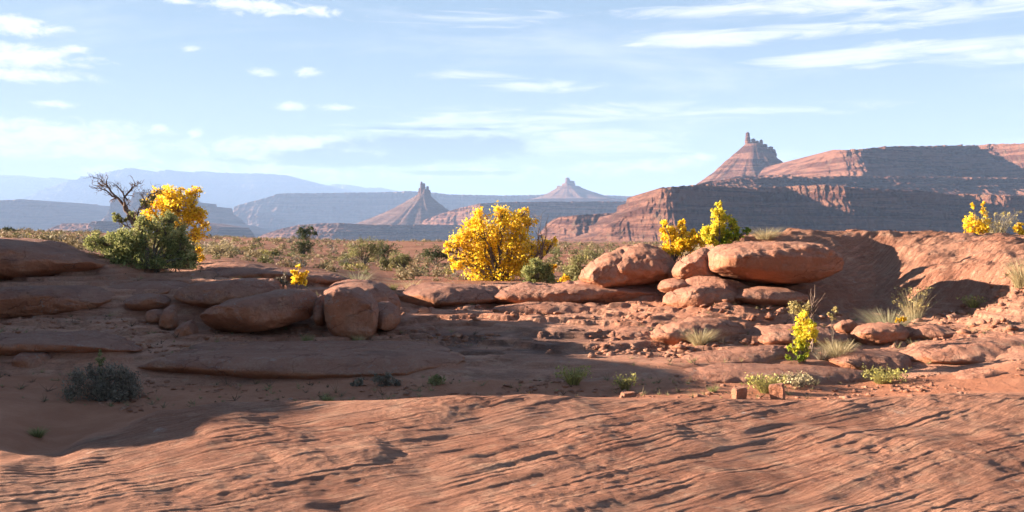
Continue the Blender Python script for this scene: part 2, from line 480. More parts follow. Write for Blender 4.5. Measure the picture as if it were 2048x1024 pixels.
def relief(x, Y, z, ky):
    crest, ledge_b, ledge_t = ky[:, 1], ky[:, 3], ky[:, 4]
    sand = sstep(Y, crest - 0.05, crest + 0.25) * (1 - sstep(Y, ledge_b - 0.15, ledge_b + 0.1))
    px = 1024 + F * x / np.maximum(Y, 5)
    right = sstep(px, 1150, 1400)
    floor2 = sstep(Y, ky[:, 4] + 0.4, ky[:, 5]) * (1 - sstep(Y, ky[:, 7] - 0.3, ky[:, 7] + 0.2))
    gravel = np.clip(floor2 * right * (0.3 + 0.9 * fbm(x * 0.7, Y * 0.9, 0.0, 3)), 0, 1)
    soil = sstep(Y, 19.5, 22)
    slab = 1 - sstep(Y, crest - 0.2, crest + 0.15)
    bluff = sstep(Y, ky[:, 7], ky[:, 8]) * right * (1 - soil)
    rockm = (1 - soil) * (1 - sand)
    # cross-bedding that strikes 38 degrees across the slab
    th = radians(38)
    warp = 0.20 * fbm(x * 0.22, Y * 0.22, 0.0, 2)
    along = x * cos(th) + Y * sin(th)
    s = -x * sin(th) + Y * cos(th) + warp + 0.012 * perlin(x * 1.1, Y * 1.1)
    def beds(freq, seed, amp, thr):
        a = np.clip(fbm(along * 0.8 + seed, s * freq * 0.45 + seed, 0.0, 3) * 1.5 + thr, 0, 1)
        ph = s * freq + 0.30 * perlin(along * 0.4 + seed, s * freq * 0.3)
        return amp * a * saw(ph)
    str_ = slab + 1.5 * bluff + 0.12 * rockm * (1 - slab) * (1 - bluff)
    d = beds(0.8, 3.0, 0.060, -0.15) + beds(2.7, 9.0, 0.018, -0.05) + beds(6.1, 21.0, 0.011, 0.05) + beds(11.5, 33.0, 0.0078, 0.25)
    z = z + d * str_ + 0.011 * slab * (fbm(x * 5.0 + 1, Y * 6.0, 0.0, 3) - 0.9 * np.clip(perlin(x * 3.1 + 9, Y * 4.0) - 0.25, 0, 1) * 3) * np.clip(0.7 + perlin(x * 0.9, Y * 0.9), 0, 1.3)
    # hummocks and broken rock
    z = z + rockm * (0.05 * fbm(x * 0.8, Y * 0.9, 0.0, 3)) * np.where(Y < 19, 1, 0)
    brk = np.clip(fbm(x * 2.2 + 5, Y * 2.8, 0.0, 4), -0.4, 0.6)
    mid = sstep(Y, ledge_t, ledge_t + 0.6) * (1 - soil) * (1 - 0.3 * slab)
    rid = 1 - np.abs(perlin(x * 1.5 + 2, Y * 3.4 + 7)) * 2.2
    z = z + 0.06 * brk * mid * (1 - 0.4 * bluff) + 0.02 * brk * bluff + 0.05 * np.clip(rid, -0.5, 1) * mid * np.clip(0.5 + perlin(x * 0.5, Y * 0.7), 0, 1)
    # horizontal strata: quantised steps on the ledges
    q = 0.085
    zz = z + 0.035 * fbm(x * 0.5, Y * 0.5, 0.0, 2)
    st = (np.floor(zz / q) + sstep(zz / q - np.floor(zz / q), 0.72, 0.95)) * q - zz
    face = sstep(Y, ledge_b - 0.1, ledge_t) * (1 - soil)
    z = z + st * face * (1 - 0.75 * gravel) * np.clip(0.8 + 0.7 * perlin(x * 0.6, Y * 0.8), 0, 1) * 0.9 * (1 - 0.8 * bluff)
    qb = 0.15
    zb_ = z + 0.10 * x + 0.05 * Y + 0.06 * fbm(x * 0.6 + 3, Y * 0.6, 0.0, 3)
    sb = (np.floor(zb_ / qb) + sstep(zb_ / qb - np.floor(zb_ / qb), 0.62, 0.92)) * qb - zb_
    z = z + sb * bluff * 0.0
    z = z + 0.018 * sand * fbm(x * 1.6, Y * 2.0, 0.0, 3) + 0.012 * gravel * fbm(x * 9, Y * 9, 0.0, 3)
    z = z + soil * (0.10 * fbm(x * 0.12, Y * 0.12, 0.0, 4)) * sstep(Y, 22, 40) * np.where(Y > 1500, 0, 1)
    dark_patch = np.exp(-(((px - 1010) / 210) ** 4)) * np.exp(-(((Y - 13.2) / 1.25) ** 4)) + 0.6 * np.exp(-(((px - 240) / 130) ** 2)) * np.exp(-(((Y - 15.9) / 0.6) ** 2))  # weights of two darker patches of ground, soft at their edges
    return z, np.clip(np.maximum(sand, gravel * 0.8), 0, 1), soil, np.clip(str_, 0, 1), dark_patch

def near_z(x, y):
    x = np.atleast_1d(np.asarray(x, float)); y = np.atleast_1d(np.asarray(y, float))
    z, ky = base_height(x, y)
    return relief(x, y, z, ky)[0]

def build_ground():
    uc = np.arange(-0.575, 0.5751, 0.00135)
    tail = 0.575 + np.cumsum(np.geomspace(0.003, 0.16, 46))
    tail2 = np.append(tail, [4, 7, 14])
    u = np.concatenate([-tail2[::-1], uc, tail2])
    ys = np.concatenate([[-400, -150, -60, -30], np.linspace(-18, 4.6, 26), np.linspace(4.9, 5.4, 6),
                         np.exp(np.linspace(np.log(5.45), np.log(10.2), 375)), np.exp(np.linspace(np.log(10.22), np.log(20.5), 255)),
                         np.exp(np.linspace(np.log(20.7), np.log(160), 90)), np.exp(np.linspace(np.log(168), np.log(42000), 60))])
    W = np.where(np.abs(ys) > 5, np.abs(ys), 5.0)
    X = u[None, :] * W[:, None]
    Y = np.broadcast_to(ys[:, None], X.shape)
    x, y = X.ravel(), Y.ravel().copy()
    z, ky = base_height(x, y)
    z, sand, soil, stria, dark_patch = relief(x, y, z, ky)
    far = np.abs(u[None, :]) * np.ones_like(X)
    v = np.stack([x, y, z], 1)
    f = grid_faces(len(ys), len(u))
    o = mesh_obj('ground', v, f, M_ground, attrs={'sand': sand, 'soil': soil, 'stria': stria, 'dark_patch': dark_patch})
    tag(o, 'red slickrock shelf, sandy hollow and scrub plain reaching to the horizon', 'ground', kind='structure')
    return o
build_ground()

# ------------------------------------------------------------------ far country: mesas, buttes, mountains
def make_far_mat(name, c1, c2, c3, scale):
    m, nt, b = new_mat(name)
    geo = nd(nt, 'ShaderNodeNewGeometry').outputs['Position']
    band = noise_node(nt, mapping(nt, geo, (scale * 0.15, scale * 0.15, scale * 3.2)), 1.0, 6, 0.7, 0.2)
    c = mixc(nt, smooth(nt, band, 0.44, 0.57), c1, c2)
    n2 = noise_node(nt, geo, scale * 1.6, 6, 0.7)
    c = mixc(nt, smooth(nt, n2, 0.5, 0.72), c, c3)
    lk(nt, c, b.inputs['Base Color'])
    bump_chain(nt, b, geo, [(band, 1.0, 0.35 / scale), (noise_node(nt, geo, scale * 5, 8, 0.75), 1.0, 0.45 / scale)])
    return m
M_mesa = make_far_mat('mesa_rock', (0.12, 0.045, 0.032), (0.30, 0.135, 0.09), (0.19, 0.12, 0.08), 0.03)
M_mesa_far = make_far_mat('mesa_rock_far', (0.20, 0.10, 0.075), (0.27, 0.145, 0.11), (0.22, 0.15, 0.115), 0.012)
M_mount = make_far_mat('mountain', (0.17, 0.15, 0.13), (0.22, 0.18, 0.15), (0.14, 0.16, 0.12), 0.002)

PROF_BENCH = [(0.0, 1.0), (0.30, 0.55), (0.45, 0.40), (0.47, 0.33), (0.60, 0.30), (0.63, 0.24), (0.72, 0.16), (0.74, 0.10), (0.97, 0.03), (1.0, 0.0)]
PROF_SLOPE = [(0.0, 1.0), (0.22, 0.76), (0.25, 0.72), (0.34, 0.70), (0.37, 0.62), (0.55, 0.42), (0.57, 0.38), (0.63, 0.37), (0.65, 0.33), (0.86, 0.10), (0.88, 0.05), (1.0, 0.0)]
PROF_MOUNT = [(0.0, 1.0), (0.3, 0.6), (0.7, 0.25), (1.0, 0.0)]

def mesa(name, label, sky, Y, foot, reach, prof, mat, forward=None, depth=None, gully=0.35, rough=0.6, step=2.0, cat='mesa', rows=46, seed=0.0):
    """sky: skyline (px,row); Y: distance of the rim; foot: row of the hidden foot; reach: metres from rim to foot; forward: (px, metres nearer)"""
    sx = np.array([s[0] for s in sky], float)
    sy = np.array([s[1] for s in sky], float)
    px = np.arange(sx[0], sx[-1] + step, step)
    row = np.interp(px, sx, sy)
    fwd = np.interp(px, [a for a, _ in forward], [b for _, b in forward]) if forward else np.zeros_like(px)
    mpp = Y / F
    k = 1 / (60 * mpp)
    xw = (px - 1024) / F * Y
    fwd = fwd + gully * reach * 0.35 * fbm(xw * k * 0.5 + seed, seed + 0.5, 0.0, 3)
    Yr = Y - fwd
    zt = CAM_H - (row - HOR) / F * Yr + rough * mpp * (perlin(xw * k * 9, seed) + 1.2 * np.abs(perlin(xw * k * 3.3, seed + 3)))
    xr = (px - 1024) / F * Yr
    zb = CAM_H - (foot - HOR) / F * Yr
    ph = np.array([p[0] for p in prof]); po = np.array([p[1] for p in prof])
    tt = np.linspace(0, len(prof) - 1, rows)
    h = np.interp(tt, np.arange(len(prof)), ph)
    ou = np.interp(tt, np.arange(len(prof)), po)
    Hc = (zt - zb)[None, :]
    # spurs and gullies grow downwards
    gx = xr * k
    g = np.abs(perlin(gx * 1.6 + seed, seed + 9)) + 0.5 * np.abs(perlin(gx * 4.1, seed + 2)) + 0.42 * np.abs(perlin(gx * 9.3, seed + 5)) + 0.30 * np.abs(perlin(gx * 21, seed + 6))
    hh = h[:, None]
    oo = ou[:, None]
    spur = (g[None, :] - 0.5) * gully * (0.15 + 0.85 * oo)
    det = 0.12 * fbm(np.broadcast_to(gx[None, :] * 7, (rows, len(px))), np.broadcast_to(hh * 9, (rows, len(px))) + seed, 0.0, 3)
    hrel = np.clip(Hc / np.max(Hc), 0.05, 1)
    yy = Yr[None, :] - reach * (oo * (0.35 + 0.65 * hrel) - spur * hrel * 1.0 + det * hrel)
    jt = 0.035 * fbm(np.broadcast_to(gx[None, :] * 18, (rows, len(px))), np.broadcast_to(hh * 2.0, (rows, len(px))) + seed, 0.0, 2)
    yy = yy - reach * jt * hrel
    wob = 0.03 * perlin(gx * 1.2, seed + 4)[None, :] * np.sin(hh * pi)
    zz = zb[None, :] + Hc * np.clip(hh + wob, 0, 1)
    xx = np.broadcast_to(xr[None, :], zz.shape)
    dp = depth or reach * 2
    back = np.stack([xr, Yr + dp * 0.5, zt], -1)
    back2 = np.stack([xr, Yr + dp, zt], -1)
    back3 = np.stack([xr, Yr + dp * 1.3, zb], -1)
    V = np.concatenate([np.stack([xx, yy, zz], -1), back[None], back2[None], back3[None]], 0)
    o = mesh_obj(name, V.reshape(-1, 3), grid_faces(rows + 3, len(px)), mat)
    return tag(o, label, cat)

def cone(R_l, R_r, H, mat, name, parent, top_r, seed, k=1.0, segs=150, rings=44, pw=1.35, reach_f=None):
    """talus cone whose left and right feet differ"""
    a = np.linspace(0, 2 * pi, segs, endpoint=False)
    t = np.linspace(0, 1, rings)
    A, T = np.meshgrid(a, t)
    ca = np.cos(A)
    R = np.where(ca < 0, R_l, R_r) * np.abs(ca) + (R_l + R_r) / 2 * (1 - np.abs(ca))
    gul = np.abs(perlin(np.cos(A) * 3.2 + seed, np.sin(A) * 3.2, T * 0.8 + 0.3)) + 0.5 * np.abs(perlin(np.cos(A) * 8 + seed, np.sin(A) * 8, T * 1.2 + 0.2))
    r = top_r + (R - top_r) * T
    z = H * (1 - T) ** pw
    bandz = np.sin(z / H * 42 + 2 * perlin(np.cos(A) * 2, np.sin(A) * 2)) * 0.010 * H * np.clip(T * 4, 0, 1) * (1 - T)
    r = r * (1 + 0.20 * (gul - 0.4) * np.clip(T * 3, 0, 1))
    V = np.stack([r * np.cos(A), r * np.sin(A), z + bandz * 0.8], -1).reshape(-1, 3)
    V = np.concatenate([V, [[0, 0, H]]])
    f = [tuple(q) for q in grid_faces(rings, segs, True)[:, ::-1]] + [(i, (i + 1) % segs, rings * segs) for i in range(segs)]
    return mesh_obj(name, V, f, mat, parent=parent)

def spire(parent, x, y, z0, z1, w, mat, seed, name='spire', taper=0.55, lean=0.0):
    n, m = 22, 14
    t = np.linspace(0, 1, n)
    a = np.linspace(0, 2 * pi, m, endpoint=False)
    A, T = np.meshgrid(a, t)
    prof = (1 - (1 - taper) * T) * (1 - 0.85 * np.clip((T - 0.9) / 0.1, 0, 1) ** 2)
    r = w / 2 * prof * (1 + 0.32 * fbm(np.cos(A) * 1.5 + seed, np.sin(A) * 1.5 + seed, T * 5, 3) + 0.10 * perlin(T * 6 + seed, seed))
    V = np.stack([r * np.cos(A) + lean * T * w, r * np.sin(A) * 1.2, (z1 - z0) * T], -1).reshape(-1, 3)
    V = np.concatenate([V, [[lean * w, 0, (z1 - z0)]]])
    f = [tuple(q) for q in grid_faces(n, m, True)] + [((n - 1) * m + i, (n - 1) * m + (i + 1) % m, n * m) for i in range(m)]
    return mesh_obj(name, V, f, mat, loc=(x, y, z0), parent=parent)

def butte(label, px, Y, foot, top_row, left, right, spires, mat, seed, pw=1.35, topw=12):
    mpp = Y / F
    b = P(px, foot, Y)
    e = empty('rock_butte', b, label, 'butte')
    H = (foot - top_row) * mpp
    cone((px - left) * mpp, (right - px) * mpp, H, mat, 'talus_cone', e, topw * mpp, seed, pw=pw)
    for i, (sx, st, sb, w) in enumerate(spires):
        spire(e, (sx - px) * mpp, random.uniform(-.3, .3) * w * mpp, (foot - sb) * mpp, (foot - st) * mpp, w * mpp, mat, seed + i * 3.7, taper=0.62)
    return e

# right, nearest: dark cliff bench
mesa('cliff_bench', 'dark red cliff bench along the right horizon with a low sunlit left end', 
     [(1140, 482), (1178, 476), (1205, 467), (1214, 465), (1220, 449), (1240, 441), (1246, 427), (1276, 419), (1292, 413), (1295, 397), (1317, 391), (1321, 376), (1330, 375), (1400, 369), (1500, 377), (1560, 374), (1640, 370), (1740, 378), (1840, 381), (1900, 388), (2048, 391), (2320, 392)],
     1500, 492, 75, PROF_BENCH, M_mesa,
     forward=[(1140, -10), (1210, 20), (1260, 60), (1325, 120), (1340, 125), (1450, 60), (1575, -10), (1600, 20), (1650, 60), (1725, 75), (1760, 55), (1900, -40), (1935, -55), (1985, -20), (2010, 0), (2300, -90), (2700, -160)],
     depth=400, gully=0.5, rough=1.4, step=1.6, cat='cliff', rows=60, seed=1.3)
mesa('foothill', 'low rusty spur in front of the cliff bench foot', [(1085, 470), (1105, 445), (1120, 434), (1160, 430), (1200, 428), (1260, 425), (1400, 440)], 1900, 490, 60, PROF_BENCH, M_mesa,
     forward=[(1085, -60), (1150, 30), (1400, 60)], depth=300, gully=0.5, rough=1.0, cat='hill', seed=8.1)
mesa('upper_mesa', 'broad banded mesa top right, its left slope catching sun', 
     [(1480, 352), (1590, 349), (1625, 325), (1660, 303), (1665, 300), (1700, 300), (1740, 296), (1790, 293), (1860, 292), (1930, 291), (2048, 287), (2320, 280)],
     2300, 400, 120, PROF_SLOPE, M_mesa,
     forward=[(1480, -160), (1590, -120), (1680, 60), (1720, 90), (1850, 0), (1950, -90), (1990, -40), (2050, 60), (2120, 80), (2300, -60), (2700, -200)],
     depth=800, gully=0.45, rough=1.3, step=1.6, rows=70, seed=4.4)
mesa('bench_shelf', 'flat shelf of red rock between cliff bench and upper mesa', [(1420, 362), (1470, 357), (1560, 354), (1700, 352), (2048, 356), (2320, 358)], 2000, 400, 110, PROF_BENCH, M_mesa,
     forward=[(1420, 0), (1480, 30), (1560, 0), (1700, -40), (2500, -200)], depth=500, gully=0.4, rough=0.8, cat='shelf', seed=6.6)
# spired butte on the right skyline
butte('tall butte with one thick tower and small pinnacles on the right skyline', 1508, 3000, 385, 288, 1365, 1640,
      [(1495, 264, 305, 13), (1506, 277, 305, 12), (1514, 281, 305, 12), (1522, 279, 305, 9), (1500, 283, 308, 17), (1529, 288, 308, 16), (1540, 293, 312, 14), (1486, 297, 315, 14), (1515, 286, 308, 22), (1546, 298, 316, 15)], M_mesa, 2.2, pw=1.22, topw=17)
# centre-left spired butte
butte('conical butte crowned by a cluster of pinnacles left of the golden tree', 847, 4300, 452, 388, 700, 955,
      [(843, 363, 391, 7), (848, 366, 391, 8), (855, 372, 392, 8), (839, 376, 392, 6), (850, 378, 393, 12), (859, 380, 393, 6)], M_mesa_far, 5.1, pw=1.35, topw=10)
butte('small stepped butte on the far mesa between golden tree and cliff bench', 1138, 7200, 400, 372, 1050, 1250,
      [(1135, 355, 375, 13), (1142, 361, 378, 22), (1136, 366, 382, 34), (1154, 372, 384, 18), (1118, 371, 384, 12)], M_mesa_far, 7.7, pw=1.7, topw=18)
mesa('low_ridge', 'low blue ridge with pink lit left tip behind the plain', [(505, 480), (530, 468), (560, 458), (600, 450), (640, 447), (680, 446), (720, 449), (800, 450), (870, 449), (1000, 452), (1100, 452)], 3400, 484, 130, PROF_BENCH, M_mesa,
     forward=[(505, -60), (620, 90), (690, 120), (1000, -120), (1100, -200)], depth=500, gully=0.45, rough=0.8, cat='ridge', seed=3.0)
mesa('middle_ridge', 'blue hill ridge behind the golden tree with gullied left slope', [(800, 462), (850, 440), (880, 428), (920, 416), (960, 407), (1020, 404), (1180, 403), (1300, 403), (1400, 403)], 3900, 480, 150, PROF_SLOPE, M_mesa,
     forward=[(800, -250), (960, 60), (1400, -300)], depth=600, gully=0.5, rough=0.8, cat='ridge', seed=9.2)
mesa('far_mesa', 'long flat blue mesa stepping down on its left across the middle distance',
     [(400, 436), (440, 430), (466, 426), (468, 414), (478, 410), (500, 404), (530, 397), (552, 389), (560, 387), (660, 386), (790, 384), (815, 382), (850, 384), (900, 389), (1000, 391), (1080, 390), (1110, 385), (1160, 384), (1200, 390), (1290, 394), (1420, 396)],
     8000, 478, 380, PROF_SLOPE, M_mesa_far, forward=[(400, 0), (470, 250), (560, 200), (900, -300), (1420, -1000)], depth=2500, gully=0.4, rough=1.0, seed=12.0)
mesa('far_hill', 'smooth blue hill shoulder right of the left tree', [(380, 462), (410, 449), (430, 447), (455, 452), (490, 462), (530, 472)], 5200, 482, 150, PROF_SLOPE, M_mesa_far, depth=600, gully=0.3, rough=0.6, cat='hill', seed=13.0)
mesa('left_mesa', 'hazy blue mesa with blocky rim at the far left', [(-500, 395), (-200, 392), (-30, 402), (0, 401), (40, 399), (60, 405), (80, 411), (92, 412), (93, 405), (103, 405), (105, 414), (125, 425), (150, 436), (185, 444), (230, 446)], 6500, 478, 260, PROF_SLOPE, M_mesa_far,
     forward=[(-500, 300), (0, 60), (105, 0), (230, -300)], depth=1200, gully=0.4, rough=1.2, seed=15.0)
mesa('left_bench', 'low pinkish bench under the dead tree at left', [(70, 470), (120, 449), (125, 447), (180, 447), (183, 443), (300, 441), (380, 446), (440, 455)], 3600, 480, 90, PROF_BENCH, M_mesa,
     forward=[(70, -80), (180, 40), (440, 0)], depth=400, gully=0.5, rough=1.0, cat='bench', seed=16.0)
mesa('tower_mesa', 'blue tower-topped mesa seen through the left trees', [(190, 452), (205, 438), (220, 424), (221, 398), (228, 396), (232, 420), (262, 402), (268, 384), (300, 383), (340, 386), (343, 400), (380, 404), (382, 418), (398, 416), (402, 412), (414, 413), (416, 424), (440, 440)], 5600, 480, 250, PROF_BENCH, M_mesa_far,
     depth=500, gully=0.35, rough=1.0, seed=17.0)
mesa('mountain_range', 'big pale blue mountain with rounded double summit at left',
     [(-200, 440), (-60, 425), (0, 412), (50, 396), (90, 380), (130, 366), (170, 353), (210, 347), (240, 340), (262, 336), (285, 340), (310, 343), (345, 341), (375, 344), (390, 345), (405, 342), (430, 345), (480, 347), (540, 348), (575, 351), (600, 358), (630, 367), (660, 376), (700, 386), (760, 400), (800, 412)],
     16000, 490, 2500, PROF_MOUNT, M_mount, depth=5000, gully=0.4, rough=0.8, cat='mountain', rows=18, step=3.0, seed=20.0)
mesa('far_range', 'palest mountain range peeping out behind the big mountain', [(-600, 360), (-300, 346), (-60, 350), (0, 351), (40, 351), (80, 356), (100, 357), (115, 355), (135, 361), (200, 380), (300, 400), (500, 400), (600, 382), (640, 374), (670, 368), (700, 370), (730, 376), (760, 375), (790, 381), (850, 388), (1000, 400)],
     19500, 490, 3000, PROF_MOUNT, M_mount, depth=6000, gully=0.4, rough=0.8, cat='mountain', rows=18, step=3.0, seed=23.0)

# ------------------------------------------------------------------ haze
def build_haze():
    m = bpy.data.materials.new('haze_air')
    m.use_nodes = True
    nt = m.node_tree
    nt.nodes.clear()
    out = nd(nt, 'ShaderNodeOutputMaterial')
    v = nd(nt, 'ShaderNodeVolumePrincipled')
    v.inputs['Color'].default_value = (0.33, 0.49, 0.80, 1)
    v.inputs['Density Attribute'].default_value = ''
    m.cycles.homogeneous_volume = True
    v.inputs['Density'].default_value = 7.5e-5
    v.inputs['Anisotropy'].default_value = 0.0
    lk(nt, v.outputs[0], out.inputs['Volume'])
    x0, x1, y0, y1, z0, z1 = -34000, 34000, -3000, 43500, -420, 1330
    vs = [(x, y, z) for x in (x0, x1) for y in (y0, y1) for z in (z0, z1)]
    fs = [(0, 1, 3, 2), (4, 6, 7, 5), (0, 4, 5, 1), (2, 3, 7, 6), (0, 2, 6, 4), (1, 5, 7, 3)]
    o = mesh_obj('haze', vs, fs, m, shade=False)
    tag(o, 'pale blue desert haze filling the air', 'haze', kind='stuff')
build_haze()
#--NEXT--
# ------------------------------------------------------------------ boulders and ledges
def loaf(name, label, top, bot, Y, D, mat=None, e=0.62, seed=0.0, rough=1.0, nx=72, na=40, cat='boulder', bury=0.0, skew=0.0, group=None, strata=0.6, fw=0.0, facets=16):
    """a weathered block: silhouette between two (px,row) lines, half-depth D metres; skew leans the mass"""
    mat = mat or M_boulder
    tx = np.array([p[0] for p in top], float); ty = np.array([p[1] for p in top], float)
    bx = np.array([p[0] for p in bot], float); by = np.array([p[1] for p in bot], float)
    x0, x1 = max(tx[0], bx[0]), min(tx[-1], bx[-1])
    th = np.linspace(0, pi, nx)
    t = (1 - np.cos(th)) / 2 * 0.75 + np.linspace(0, 1, nx) * 0.25
    px = x0 + (x1 - x0) * t
    m = Y / F
    def sm(a):
        for _ in range(2):
            a = np.concatenate([a[:1], (a[:-2] + 2 * a[1:-1] + a[2:]) / 4, a[-1:]])
        return a
    pc = np.clip(px, x0 + 0.05 * (x1 - x0), x1 - 0.05 * (x1 - x0))
    zt = CAM_H - (sm(np.interp(pc, tx, ty)) - HOR) * m
    zb = CAM_H - (sm(np.interp(pc, bx, by)) - HOR) * m - bury
    end = (1 - np.abs(2 * t - 1) ** 8) ** 0.5
    zc = (zt + zb) / 2
    hz = (zt - zb) / 2 * (0.10 + 0.90 * end)
    dp = D * (0.06 + 0.94 * end)
    ph = np.linspace(0, 2 * pi, na, endpoint=False)
    cy, sz = np.cos(ph), np.sin(ph)
    cy = np.sign(cy) * np.abs(cy) ** e
    sz = np.sign(sz) * np.abs(sz) ** e
    xw = (px - 1024) * m
    X = np.broadcast_to(xw[:, None], (nx, na)).copy()
    Yy = Y + dp[:, None] * cy[None, :] + skew * (sz[None, :]) * dp[:, None] + fw * (px - x0)[:, None] * m
    Z = zc[:, None] + hz[:, None] * sz[None, :]
    size = min((x1 - x0) * m, 2 * np.max(hz), 2 * D)
    a1, a2, a3 = 0.10 * size * rough, 0.05 * size * rough, 0.022 * size * rough
    f1, f2, f3 = 1.3 / max(size, .05), 4.0 / max(size, .05), 11 / max(size, .05)
    n = a1 * perlin(X * f1 + seed, Yy * f1, Z * f1 + seed) + a2 * perlin(X * f2, Yy * f2 + seed, Z * f2) + a3 * fbm(X * f3, Yy * f3, Z * f3 + seed, 2)
    # bedding grooves
    zz = Z + 0.12 * X * perlin(seed, 0.5) + 0.05 * size * perlin(X * f1, Yy * f1 + 4)
    gz = zz / max(size * 0.30, 0.03) + seed
    n = n - strata * 0.085 * size * np.exp(-((gz - np.floor(gz) - 0.5) / 0.07) ** 2) * np.clip(0.5 + 1.4 * perlin(X * f1 * 0.8 + 9, seed, Z * f1), 0, 1)
    lt = max(0.10 * size, 0.035)
    lz = (Z + (0.10 + 0.12 * perlin(seed * 1.7, 0.3)) * X + 0.35 * lt * fbm(X * f2 * 0.6, Yy * f2 * 0.6 + seed, 0.0, 3)) / lt + seed * 3.1
    li = np.floor(lz)
    lr = np.modf(np.abs(np.sin(li * 12.9898 + seed) * 43758.5453))[0] - 0.5
    lr2 = np.modf(np.abs(np.sin((li + 1) * 12.9898 + seed) * 43758.5453))[0] - 0.5
    ltone = lr + (lr2 - lr) * sstep(lz - li, 0.80, 1.0)
    lamp = np.clip(0.55 + 1.2 * perlin(X * f1 * 0.7 + seed, Yy * f1, Z * f1 + 5), 0.1, 1)
    n = n + strata * 0.16 * size * ltone * lamp * np.abs(cy)[None, :]
    n *= (0.25 + 0.75 * end[:, None])
    ry, rz = cy[None, :] * np.ones((nx, 1)), sz[None, :] * np.ones((nx, 1))
    l = np.sqrt(ry ** 2 + rz ** 2)
    Yy += n * ry / l
    Z += n * rz / l
    X += (0.5 * n) * np.sign(2 * t - 1)[:, None] * (np.abs(2 * t - 1) ** 4)[:, None]
    rr = np.random.default_rng(int(seed * 100))
    cx, cyy, cz = X.mean(), Yy.mean(), Z.mean()
    hx, hy_, hzz = (X.max() - X.min()) / 2, D, (Z.max() - Z.min()) / 2
    for _ in range(facets):
        nv = rr.normal(size=3); nv[1] = -abs(nv[1]); nv[0] *= 0.6
        nv /= np.linalg.norm(nv)
        qx, qy, qz = (X - cx) / hx, (Yy - cyy) / hy_, (Z - cz) / hzz
        ex = np.maximum(0, nv[0] * qx + nv[1] * qy + nv[2] * qz - rr.uniform(0.64, 0.90)) * 0.8
        X, Yy, Z = X - nv[0] * ex * hx * 0.6, Yy - nv[1] * ex * hy_, Z - nv[2] * ex * hzz * 0.5
    fs = 1 / 0.16
    Yy += 0.04 * np.clip(rough, 0, 1.2) * min(1, size / 0.5) * fbm(X * fs, Yy * fs * 0.5 + seed, Z * fs * 2.2, 3) * (0.2 + 0.8 * end[:, None])
    c = np.array([X.mean(), Yy.mean(), Z.min()])
    V = np.stack([X, Yy, Z], -1).reshape(-1, 3) - c
    V = np.concatenate([V, [V[:na].mean(0)], [V[-na:].mean(0)]])
    f = [tuple(q) for q in grid_faces(nx, na, True)]
    k = nx * na
    f += [((j + 1) % na, j, k) for j in range(na)] + [((nx - 1) * na + j, (nx - 1) * na + (j + 1) % na, k + 1) for j in range(na)]
    o = mesh_obj(name, V, f, mat, loc=c)
    return tag(o, label, cat, group, 'thing')

L = loaf
# left: stacked ledges
L('rock_ledge', 'massive reddish rock hump at the left edge, topmost of the shelves', [(-260, 485), (-120, 470), (0, 472), (60, 482), (110, 500), (160, 508), (195, 522), (207, 540)], [(-260, 560), (0, 551), (100, 552), (170, 550), (207, 546)], 16.3, 1.3, M_boulder, 0.6, 1.1, 0.8, cat='ledge', nx=110, na=60, bury=0.05)
L('rock_ledge', 'long rounded ledge at left with dark overhang, under the rock hump', [(-260, 580), (0, 574), (60, 571), (150, 571), (205, 574), (235, 580), (246, 600)], [(-260, 660), (0, 640), (80, 631), (160, 622), (215, 612), (246, 606)], 14.5, 0.75, M_boulder, 0.6, 2.3, 0.7, cat='ledge', nx=120, na=60)
L('rock_ledge', 'smooth ledge below the juniper, joining two rounded ledges', [(205, 572), (250, 566), (310, 563), (360, 566), (380, 578)], [(205, 600), (300, 606), (360, 610), (380, 600)], 15.2, 0.6, M_boulder, 0.65, 3.1, 0.8, cat='ledge')
L('boulder', 'squat orange block tucked under the ledge below the juniper', [(247, 598), (260, 590), (290, 587), (320, 590), (334, 603)], [(247, 606), (262, 624), (300, 624), (325, 616), (334, 608)], 14.3, 0.35, M_boulder, 0.6, 4.0)
L('rock_ledge', 'bulging rounded ledge behind the big tilted boulder at left', [(342, 590), (360, 575), (400, 566), (450, 560), (500, 558), (540, 562), (556, 572)], [(342, 610), (356, 626), (390, 628), (430, 618), (500, 604), (556, 590)], 14.6, 0.7, M_boulder, 0.6, 5.2, 0.8, cat='ledge', nx=100, na=50)
L('stone', 'flat pinkish stone wedged below the squat orange block', [(288, 628), (300, 619), (318, 617), (327, 626)], [(288, 633), (302, 643), (318, 641), (327, 632)], 13.75, 0.14, M_boulder, 0.6, 6.0, cat='stone', nx=40, na=26, bury=0.04)
L('stone', 'upright wedge-shaped stone leaning in the gap left of the tilted boulder', [(318, 640), (330, 615), (340, 602), (346, 606), (352, 645)], [(318, 642), (336, 650), (352, 648)], 13.65, 0.16, M_boulder, 0.6, 7.0, cat='stone', nx=40, na=26, bury=0.05)
L('stone', 'low broken stone on the slope left of the tilted boulder', [(346, 662), (360, 648), (380, 641), (394, 650)], [(346, 670), (366, 676), (394, 664)], 13.3, 0.16, M_boulder, 0.6, 8.0, cat='stone', nx=40, na=26, bury=0.05)
